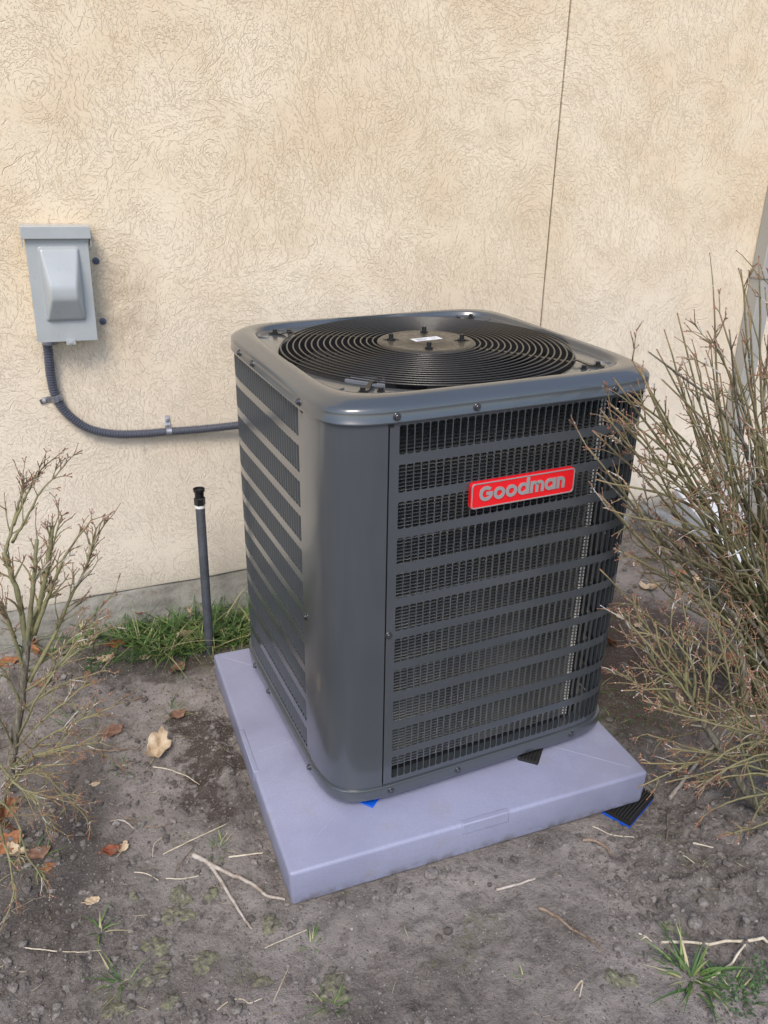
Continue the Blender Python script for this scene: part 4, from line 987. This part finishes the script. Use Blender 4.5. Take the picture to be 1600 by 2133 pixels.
def clump(x, y, s_, label):
    r_ = np.random.default_rng(int(abs(x*977+y*3571))); v = IV*(1+(r_.random((len(IV), 1))-.5)*.22)*np.array([1, .85, .6])*s_; m_ = bpy.data.meshes.new('clod'); m_.from_pydata(list(map(tuple, v)), [], IF); m_.materials.append(M_clod); m_.shade_smooth()
    o = link('clod', m_, label=label, cat='soil clod'); o.location = (x, y, H(x, y)+s_*.25); sb_ = o.modifiers.new('s', 'SUBSURF'); sb_.levels = sb_.render_levels = 1
for px, py, s_, lb in ((898, 1822, .019, 'round soil clod against the front edge of the pad'), (1445, 1935, .018, 'grey soil clod left of the pale forked stick'), (1465, 1880, .015, 'grey soil clod between the low shrub and the forked stick'),
                       (1130, 1500+180, .0, ''),):
    if s_: p = on_z(px, py); clump(p.x, p.y, s_, lb)

def crust(px, py, s_, label, seed):
    p = on_z(px, py); r_ = np.random.default_rng(seed); n = 40; rings = 9; vs = []; V = []
    ph = r_.random(6)*6.28
    for k in range(rings+1):
        f_ = k/rings
        for i in range(n):
            a = 2*math.pi*i/n; rr_ = s_*(1+.25*math.sin(2*a+ph[0])+.16*math.sin(3*a+ph[1])+.10*math.sin(7*a+ph[2])+.06*math.sin(13*a+ph[3]))*f_
            x, y = rr_*math.cos(a)*1.2, rr_*math.sin(a); hz_ = H(p.x+x, p.y+y); th_ = .005*math.sqrt(max(0, 1-f_**4))+.004*float(vnoise(p.x+x, p.y+y, 120, 91))*(1-f_**3)-.003*f_
            V.append((x, y, hz_+th_))
    b = MB(); b.grid([V[k*n:(k+1)*n] for k in range(rings+1)], True); o = b.build('moss_crust', M_moss, None, angle=None, label=label, cat='moss'); o.location = (p.x, p.y, 0)
for i, a in enumerate(((375, 1862, .024, 'brown and green moss crust left of the forked stick'), (440, 1858, .017, 'pale moss crust between the two arms of the forked stick'), (368, 1900, .027, 'wide yellowish moss crust below the brown and green one'),
        (565, 1925, .022, 'moss crust just below the front left corner of the pad'), (325, 1968, .026, 'rusty green moss crust near the lower left grass tuft'), (425, 2000, .026, 'grey green moss crust near the bottom, left of centre'),
        (355, 2085, .018, 'pale moss lump at the bottom edge right of the straggly tuft'), (245, 2108, .020, 'green moss lump at the bottom edge below the straggly tuft'), (330, 2030, .026, 'lumpy grey crust beside the straggly grass tuft'),
        (545, 2040, .016, 'small green moss crust by the pale rootlet'), (695, 2055, .030, 'yellow green moss crust beside the greyish fine tuft'), (1290, 2050, .026, 'grey moss crust left of the bright green tuft'),
        (1395, 1938, .014, 'little moss lump above the left end of the long forked stick'), (280, 1690+180, .010, 'tiny moss dot above the bright tuft'))): crust(*a, 200+i)
def blade(mb, p, az, L, w_, lean, curl, rnd, n=4):
    d = Vector((math.cos(az), math.sin(az), 0)); s_ = Vector((-d.y, d.x, 0)); rows = []
    for k in range(n+1):
        t_ = k/n; q = p+d*(lean*L*t_+curl*L*t_*t_)+Vector((0, 0, L*(t_*(1-.35*lean)-curl*.75*t_*t_))); ww = w_*(1-t_**1.6)*.5+.00015
        rows.append([q-s_*ww+Vector((0, 0, ww*.6)), q, q+s_*ww+Vector((0, 0, ww*.6))])
    mb.grid(rows)
def tuft(px, py, n, L, w_, label, spread=.02, seed=0):
    c = on_z(px, py, .005); rnd = random.Random(seed+px); b = MB(); z0 = H(c.x, c.y)
    for i in range(n):
        a = rnd.uniform(0, 6.28); r_ = rnd.uniform(0, spread); x, y = r_*math.cos(a), r_*math.sin(a)
        blade(b, Vector((x, y, H(c.x+x, c.y+y)-z0-.003)), a+rnd.uniform(-.8, .8), L*rnd.uniform(.4, 1.1), w_*rnd.uniform(.6, 1.1), rnd.uniform(.2, 1.1), rnd.uniform(.2, .7), rnd)
    o = b.build('grass_tuft', M_grass, None, angle=None, label=label, cat='grass tuft'); o.location = (c.x, c.y, z0)
for k, a in enumerate(((208, 1938, 11, .052, .0045, 'small grass tuft on bare soil straight below the forked twig at left', .010), (255, 2045, 22, .045, .004, 'straggly grass tuft near the bottom left corner', .03), (690, 2085, 26, .038, .0026, 'greyish fine grass tuft near the bottom edge, left of centre', .022),
                       (650, 1955, 14, .032, .0026, 'thin grass tuft below the front left corner of the pad', .018), (1440, 2035, 44, .085, .0062, 'large bright green grass tuft under the pale forked stick', .035), (1530, 2065, 30, .05, .004, 'short grass tuft at the bottom right by the forked stick', .04),
                       (1090, 2035, 6, .022, .003, 'tiny green seedling tuft on bare soil near the bottom centre', .006), (455, 1765, 24, .035, .0022, 'fine moss-green tuft beside the top of the forked stick', .025), (255, 1605, 16, .038, .0026, 'thin grass tuft left of the pale curled leaf', .025),
                       (355, 1480, 20, .055, .0022, 'dark wiry grass tuft beside the left edge of the pad', .035), (185, 1300, 26, .075, .004, 'grass tuft against the concrete footing at left', .03), (70, 1800, 22, .05, .0035, 'dark grass tuft below the left shrub', .04),
                       (1395, 1950, 12, .03, .0025, 'sparse grass tuft above the left end of the forked stick', .02), (160, 1520, 24, .05, .0025, 'weak grass tuft beside the left shrub trunk', .05))):
    tuft(*a, seed=k)
# grass strip at the foot of the wall
rnd = random.Random(77); b = MB()
for i in range(2300):
    px = rnd.gauss(0, 1); x = rnd.uniform(-.3, .60); 
    dens_ = math.exp(-((x-.18)/.14)**2)+.9*math.exp(-((x-.38)/.07)**2)+.18
    if rnd.random() > dens_: continue
    y = .19+math.tan(WY)*x-rnd.uniform(.015, .20)*(1 if x > .02 else .5)
    if y < SY+SD+.01 and x > SX-.01: continue
    if vnoise(x, y, 22, 82) < .36-.12*(x > .05): continue
    blade(b, Vector((x, y, H(x, y)-.003)), rnd.uniform(0, 6.28), rnd.choice((.05, .08, .12, .16))*rnd.uniform(.6, 1.2), rnd.uniform(.0025, .0068), rnd.uniform(.15, 1.1), rnd.uniform(.1, .7), rnd, 5)
for i in range(520):
    x = rnd.uniform(1.25, 2.1); y = rnd.uniform(-.75, -.05); 
    if vnoise(x, y, 5, 61) < .5: continue
    blade(b, Vector((x, y, H(x, y)-.003)), rnd.uniform(0, 6.28), rnd.uniform(.015, .05), rnd.uniform(.002, .004), rnd.uniform(.3, 1), rnd.uniform(.2, .7), rnd, 3)
b.build('grass', M_grass, None, angle=None, kind='stuff', label='green grass growing along the foot of the wall', cat='grass')
# creeping weeds: many small round leaves
b = MB()
for i in range(5200):
    k = rnd.random()
    if k < .5: x = rnd.uniform(-.1, .55); y = .19+math.tan(WY)*x-rnd.uniform(.02, .20); dn = float(vnoise(x, y, 9, 71))
    elif k < .8: x = rnd.uniform(1.2, 1.9); y = rnd.uniform(-.95, -.3); dn = float(vnoise(x, y, 6, 72))
    else: x = rnd.uniform(1.0, 1.35); y = rnd.uniform(-1.55, -1.42); dn = float(vnoise(x, y, 9, 73))
    if dn < .52 or (x > SX-.01 and x < SX+SW+.01 and SY < y < SY+SD+.005): continue
    s_ = rnd.uniform(.0018, .0042); c = Vector((x, y, H(x, y)+rnd.uniform(.002, .012))); nrm = Vector((rnd.uniform(-.6, .6), rnd.uniform(-.6, .6), 1)).normalized(); u_ = nrm.orthogonal().normalized(); v_ = nrm.cross(u_)
    b.add([c+u_*s_*math.cos(t_)+v_*s_*.8*math.sin(t_) for t_ in np.linspace(0, 5.4, 6)], [tuple(range(6))])
b.build('ground_weeds', M_weed, None, smooth=False, kind='stuff', label='low green creeping weeds along the wall and right of the pad', cat='weeds')
# litter of fine straw, root hairs and bark bits nobody could count
b = MB()
for i in range(900):
    x = rnd.uniform(-.4, 2.1); y = rnd.uniform(-1.7, .12)
    if SX-.01 < x < SX+SW+.01 and SY-.01 < y < SY+SD+.01 or (Vector((x, y, 0))-WO).dot(WDN) > -.02: continue
    if rnd.random() > .35+.65*(x > 1.1 or x < .1): continue
    a = rnd.uniform(0, 6.28); L = rnd.uniform(.008, .045); p0 = Vector((x, y, 0)); p1 = p0+Vector((math.cos(a), math.sin(a), 0))*L; pm = p0.lerp(p1, .5)+Vector((math.sin(a), -math.cos(a), 0))*L*rnd.uniform(-.2, .2)
    r_ = rnd.uniform(.0004, .0011); pts = []
    for q in (p0, p0.lerp(pm, .5), pm, pm.lerp(p1, .5), p1): pts.append(Vector((q.x, q.y, H(q.x, q.y)+r_+.001)))
    b.tube(pts, [r_, r_, r_*.9, r_*.8, r_*.5], 4)
b.build('straw_litter', straw('litter_straw', (.16, .12, .08), (.46, .40, .31)), None, kind='stuff', label='fine pale straws and twig bits littering the soil', cat='plant litter')

# ------------------------------------------------------------------ sticks
def ground_path(P, r_, lift=0.0, n=6):
    pts = [on_z(px, py, .004) for px, py in P]; pts = catmull(pts, n) if len(pts) > 2 else [pts[0].lerp(pts[1], k/8) for k in range(9)]
    hs = [H(p.x, p.y) for p in pts]; k = len(pts)
    # a stiff stick rides on the high points
    sm = [max(hs[max(0, i-3):i+4])*.6+.4*np.mean(hs[max(0, i-4):i+5]) for i in range(k)]
    rnd_ = random.Random(int(P[0][0])); return [Vector((p.x+rnd_.uniform(-1, 1)*r_*.25, p.y+rnd_.uniform(-1, 1)*r_*.25, sm[i]+r_*.8+lift)) for i, p in enumerate(pts)]
def stick(P, r0, r1, mt, label, forks=(), name='stick', cat='stick'):
    main = ground_path(P, r0); k = len(main); o_ = main[0].copy(); b = MB(); rr = random.Random(k+int(P[0][0]))
    b.tube([p-o_ for p in main], [(r0+(r1-r0)*i/(k-1))*(1+.25*(rr.random()-.3)) for i in range(k)], 8)
    for q in forks:
        f_ = ground_path(q, r1*1.2, .0008); kk = len(f_); b.tube([p-o_ for p in f_], [(r0*.75+(r1*.8-r0*.75)*i/(kk-1))*(1+.2*rr.random()) for i in range(kk)], 7)
    o = b.build(name, mt, None, angle=60, label=label, cat=cat); o.location = o_
stick([(404, 1781), (438, 1800), (480, 1820), (530, 1848), (556, 1868), (594, 1875)], .0052, .0026, M_stick, 'forked pale stick lying at the front left corner of the pad', [[(440, 1802), (478, 1860), (502, 1900), (524, 1930)]])
stick([(340, 1779), (400, 1752), (470, 1720)], .0016, .0012, M_straw, 'long thin straw left of the forked stick top', name='straw', cat='straw')
stick([(477, 1786), (510, 1783), (547, 1777)], .0021, .0014, M_straw, 'short pale straw between the forked stick and the pad', name='straw', cat='straw')
stick([(345, 1826), (380, 1827), (413, 1821)], .0013, .0010, M_straw, 'short pale straw left of the forked stick', name='straw', cat='straw')
stick([(232, 1718), (258, 1716), (280, 1732)], .0026, .0015, M_stick, 'curved grey twig piece left of a thin dark twig', name='twig', cat='twig')
stick([(260, 1705), (305, 1725), (352, 1724)], .0016, .0011, M_brownstick, 'thin bent brown twig below the pale curled leaf stem', name='twig', cat='twig')
stick([(185, 1562), (230, 1571), (290, 1568)], .0030, .0020, M_brownstick, 'bark-covered brown twig left of the pale curled leaf', name='twig', cat='twig')
stick([(318, 1865-80), (322, 1830-70), (340, 1745)], .0011, .0008, M_straw, 'bent thin straw beside the long straw at left', name='straw', cat='straw')
stick([(585, 1655), (560, 1640), (520, 1600), (498, 1560)], .0013, .0010, M_bark, 'thin green stem leaning along the left foot of the pad', name='stem_piece', cat='twig')
stick([(365, 1815), (390, 1780), (415, 1752)], .0012, .0009, M_brownstick, 'dark thin twig crossing the top of the forked stick', name='twig', cat='twig')
stick([(280, 1818), (305, 1822), (330, 1833)], .0013, .0009, M_straw, 'short straw beside the rusty crust, left of the forked stick', name='straw', cat='straw')
stick([(570, 2040+40), (585, 2045), (600, 2010)], .0012, .0008, M_straw, 'yellow straw standing in dark soil near the bottom', name='straw', cat='straw')
stick([(1395, 1670), (1394, 1710), (1390, 1745)], .0016, .0012, M_brownstick, 'thin upright twig right of the blue shim', name='twig', cat='twig')
stick([(1180, 1530+10), (1240, 1345), (1200, 1300)][1:] , .0022, .0014, M_brownstick, 'brown twig on the soil behind the unit right side', name='twig', cat='twig') if False else None
stick([(1290, 1300), (1320, 1350), (1360, 1400)], .0022, .0016, M_stick, 'grey twig on the brown soil right of the unit', name='twig', cat='twig')
stick([(1400, 1640), (1440, 1600), (1500, 1540), (1540, 1480)], .0050, .0034, M_stick, 'thick grey dead stick under the low right shrub')
stick([(1520, 1495), (1560, 1494), (1600, 1492)], .0030, .0026, M_straw, 'white peeled stick at the right edge under the shrub', name='stick')
stick([(45, 1972), (120, 1984), (170, 1985), (212, 1980)], .0012, .0007, M_straw, 'long thin straw across the soil at lower left', name='straw', cat='straw')
stick([(549, 1970), (590, 1952), (640, 1930)], .0011, .0009, M_straw, 'thin straw below the front left corner of the pad', name='straw', cat='straw')
stick([(452, 2100), (480, 2080), (505, 2078), (520, 2086), (545, 2076)], .0013, .0008, M_straw, 'pale wiggly rootlet near the bottom edge', name='rootlet', cat='root')
stick([(1034, 1851), (1075, 1843), (1114, 1830)], .0030, .0022, M_stick, 'short pale peeled stick on the soil in front of the pad', name='stick')
stick([(1122, 1895), (1160, 1915), (1185, 1936), (1225, 1960), (1256, 1986)], .0040, .0016, M_brownstick, 'crooked brown bark stick on the soil right of centre')
stick([(1212, 1747), (1240, 1748), (1262, 1760), (1273, 1775)], .0048, .0030, M_brownstick, 'thick brown root curving out of the soil below the blue shim', name='root', cat='root')
stick([(1236, 1712), (1275, 1732), (1322, 1737)], .0014, .0010, M_straw, 'curved straw just below the blue shim', name='straw', cat='straw')
stick([(1376, 1965), (1450, 1964), (1540, 1966), (1610, 1955)], .0028, .0030, M_straw, 'long pale forked stick at the lower right edge', [[(1555, 1967), (1520, 2010), (1470, 2048)]])
stick([(1420, 1770), (1455, 1800), (1490, 1835)], .0012, .0010, M_straw, 'thin straw on crumbly soil at right, above the clods', name='straw', cat='straw')
stick([(1445, 1748), (1465, 1752), (1488, 1758)], .0022, .0015, M_straw, 'short white twig below the low shrub', name='twig', cat='twig')
stick([(1195, 1540+530), (1212, 2050), (1206, 2085)], .0018, .0012, M_straw, 'small pale twig standing out at the bottom, right of centre', name='twig', cat='twig')
stick([(1330, 1945), (1345, 1952), (1358, 1962)], .0020, .0012, M_straw, 'pale Y-shaped twig left of the long forked stick', [[(1345, 1952), (1335, 1960)]], name='twig', cat='twig')
b = MB(); pp = [on_z(1083, 1571, SH+.0015), on_z(1105, 1569, SH+.0022), on_z(1116, 1572, SH+.0016)]; b.tube([p-pp[0] for p in pp], [.0012, .0011, .0008], 6)
o = b.build('straw', M_straw, None, label='tiny straw lying on the pad close to the black ribbed shim', cat='straw'); o.location = pp[0]
stick([(320, 1608), (350, 1612), (385, 1622), (416, 1643)], .0016, .0010, M_straw, 'long curved leaf stalk below the pale curled leaf', name='leaf_stalk', cat='leaf stalk')

# ------------------------------------------------------------------ leaves
def leaf(px, py, size, kind, label, rz=0, curl=.5, lobes=5, z=None, tilt=(0, 0), seed=0, pos=None):
    size *= 1.45; rnd = random.Random(seed+px*7+py); c = pos if pos else on_z(px, py, .008)
    n = 46; rings = 7; vs = [(0, 0, 0)]; fs = []
    out = []
    for i in range(n):
        t_ = 2*math.pi*i/n; r_ = .62+.30*abs(math.cos(t_*lobes/2))**.7+.05*math.sin(t_*11+seed)+.04*rnd.random(); r_ *= 1-.25*math.cos(t_)*.3
        out.append((r_*1.15*math.cos(t_), r_*.85*math.sin(t_)))
    ph = [rnd.uniform(0, 6.28) for _ in range(5)]
    def zf(x, y): return curl*(.38*x*x*(1 if rnd.random() < 2 else 1)+.30*abs(y)**1.3+.16*math.sin(3.1*x+ph[0])*math.cos(2.6*y+ph[1])+.07*math.sin(8*x+ph[2])*math.sin(7*y+ph[3]))-.06*math.exp(-(y/.08)**2)
    for k in range(1, rings+1):
        f_ = k/rings
        for x, y in out: vs.append((x*f_*size*(1-.18*curl*f_), y*f_*size*(1-.25*curl*f_), zf(x*f_, y*f_)*size))
    for i in range(n): fs.append((0, 1+i, 1+(i+1) % n))
    for k in range(rings-1):
        for i in range(n): a = 1+k*n; fs.append((a+i, a+n+i, a+n+(i+1) % n, a+(i+1) % n))
    e = MB(); e.add(vs, fs)
    st_ = MB(); st_.tube([(-.5*size, 0, 0), (-.95*size, .05*size, .05*size), (-1.4*size, .18*size, .02*size)], [.0011, .0009, .0007], 5)
    root = empty('dry_leaf', (0, 0, 0), label=label, cat='leaf'); mi = min(v[2] for v in vs)
    o = e.build('blade', M_leaf[kind], root, angle=None); s2 = o.modifiers.new('s', 'SOLIDIFY'); s2.thickness = .0006
    st_.build('stalk', M_leaf[kind], root)
    root.location = c if pos else (c.x, c.y, H(c.x, c.y)-mi+.002+(z or 0)); root.rotation_euler = (R(tilt[0]), R(tilt[1]), R(rz))
for i, a in enumerate(((332, 1570, .040, 'pale', 'large pale curled oak leaf lying alone on dark soil left of the pad', 60, 1.2, 5, .004, (10, -15)), (237, 1528, .022, 'brown', 'flat brown lobed leaf left of the large pale leaf', 30, .3, 5, 0, (0, 0)),
                       (78, 1385, .040, 'orange', 'orange-brown leaf standing behind the left shrub trunk', 100, .8, 3, .02, (60, 10)), (12, 1715, .038, 'orange', 'orange leaf at the left edge below the shrub, upper of two', 80, .7, 3, .0, (50, 0)), (14, 1762, .030, 'orange', 'tan orange leaf at the left edge, directly below another', 20, .6, 3, 0, (20, 0)),
                       (35, 1785, .026, 'pale', 'pale brown curled leaf near the left edge by the low twigs', 120, 1.0, 3, 0, (20, 10)), (83, 1783, .022, 'brown', 'brown curled leaf on the soil right of the pale one at left edge', 20, .9, 3, 0, (0, 0)), (303, 1312, .028, 'red', 'dark red-brown crumpled leaf in the grass left of the riser pipe', 20, 1.1, 5, .04, (25, 0)),
                       (370, 1268, .026, 'orange', 'orange-brown leaf highest in the grass at the wall', 10, .7, 4, .055, (35, 0)), (383, 1288, .016, 'orange', 'small orange leaf under the highest leaf in the grass', 50, .6, 3, .045, (30, 0)), (398, 1308, .018, 'pale', 'small pale upright leaf in the grass beside the riser pipe', 90, .8, 3, .04, (50, 0)),
                       (374, 1345, .030, 'pale', 'long pale crumpled leaf hanging over the soil below the grass', 130, 1.2, 4, .003, (30, 0)), (247, 1362, .022, 'red', 'flat dark red leaf on the soil left of the grass', 0, .5, 4, 0, (5, 0)), (224, 1392, .020, 'pale', 'tan leaf with ragged edge at the tips of the left shrub', 20, .8, 5, 0, (0, 0)),
                       (305, 1385, .014, 'pale', 'small pale leaf scrap on the bare soil below the grass', 10, .7, 3, 0, (0, 0)), (372, 1402, .024, 'brown', 'tan crumpled leaf left of the back corner of the pad', 40, .9, 4, 0, (0, 0)), (372, 1492, .020, 'brown', 'small brown leaf between straws beside the pad', 20, .8, 4, 0, (0, 0)),
                       (236, 1322, .018, 'brown', 'brown leaf leaning on the footing behind the shrub tips', 80, .6, 3, .01, (50, 0)), (150, 1318, .026, 'brown', 'greyish brown leaf against the footing left of the grass', 10, .8, 3, .01, (30, 0)), (233, 1777, .017, 'red', 'crumpled red-brown leaf on the soil below the thin twigs', 0, .9, 3, 0, (0, 0)),
                       (258, 1770, .014, 'pale', 'pale leaf scrap touching the crumpled red-brown leaf', 60, 1.0, 4, 0, (0, 0)), (193, 1876, .012, 'pale', 'tiny pale leaf scrap at lower left', 0, .6, 3, 0, (0, 0)), (104, 1808, .012, 'orange', 'small rust-coloured leaf below the left shrub', 0, .5, 3, 0, (0, 0)),
                       (201, 1641, .008, 'pale', 'tiny tan leaf disc between the shrub and the pale leaf', 0, .3, 3, 0, (0, 0)), (1266, 1338, .026, 'orange', 'orange leaf against the right side of the unit', 90, .8, 4, .01, (50, 0)), (1535, 1382, .045, 'orange', 'large orange-brown leaf on the soil under the right shrub', 15, .9, 4, .005, (10, 0)),
                       (1350, 1234, .030, 'pale', 'long tan curled leaf on the soil right of the unit', 150, 1.0, 3, 0, (0, 0)), (1450, 1215, .022, 'pale', 'pale leaf among the twigs right of the long tan leaf', 60, .9, 4, .01, (30, 0)), (1415, 1208, .024, 'orange', 'light orange leaf between twigs below the white splash block', 20, .9, 4, 0, (20, 0)),
                       (1515, 1300, .022, 'pale', 'pale leaf in the weeds under the large right shrub', 20, .6, 3, 0, (0, 0)), (90, 1430+10, .020, 'brown', 'brown leaf flat on the soil right of the left trunk', 20, .5, 4, 0, (0, 0)), (20, 1395+10, .028, 'orange', 'rust leaf behind the left trunk at the edge', 20, .5, 4, 0, (0, 0)),
                       (1330, 1300, .014, 'pale', 'small bark-coloured leaf scrap right of the unit', 20, .6, 3, 0, (0, 0)), (1290, 1285, .012, 'pale', 'tiny pale leaf scrap near the unit right side', 80, .6, 3, 0, (0, 0)))):
    leaf(*a[:6], rz=a[6-0] if False else a[5] if False else a[5+0] if False else 0, seed=i) if False else leaf(a[0], a[1], a[2], a[3], a[4], rz=a[5], curl=a[6], lobes=a[7], z=a[8], tilt=a[9], seed=i)
leaf(1562, 1105, .042, 'orange', 'big orange leaf caught in the large right shrub', rz=100, curl=.5, lobes=3, tilt=(70, 20), pos=on_y(1562, 1105, -.72), seed=90)
leaf(1592, 1140, .028, 'orange', 'orange leaf caught in the large right shrub, below a bigger one', rz=10, curl=.7, lobes=3, tilt=(40, 20), pos=on_y(1592, 1142, -.74), seed=91)
leaf(1412, 1450, .017, 'pale', 'small light orange leaf hanging in the low right shrub', rz=60, curl=.8, lobes=5, tilt=(60, 0), pos=on_y(1412, 1452, -1.1), seed=92)
leaf(1415, 1438, .008, 'brown', 'tiny brown leaf above the light orange one in the low shrub', rz=20, curl=.8, lobes=3, tilt=(60, 0), pos=on_y(1418, 1436, -1.1), seed=93)

# ------------------------------------------------------------------ groups: every repeat shares one phrase
GR = {'dry_leaf': 'dry fallen leaves', 'straw': 'loose straws on the soil', 'twig': 'small twigs on the soil', 'stick': 'sticks on the soil', 'grass_tuft': 'grass tufts on the bare soil', 'moss_crust': 'moss crusts on the soil',
      'shim': 'plastic shims', 'shrub': 'leafless shrubs', 'wall_anchor': 'wall anchors beside the electrical box', 'pipe_strap': 'pipe straps on the conduit', 'clod': 'large soil clods', 'root': 'roots in the soil', 'stem_piece': 'small twigs on the soil'}
for o in bpy.data.objects:
    if o.parent is None and o.get('category'):
        g_ = GR.get(o.name.split('.')[0])
        if g_: o['group'] = g_
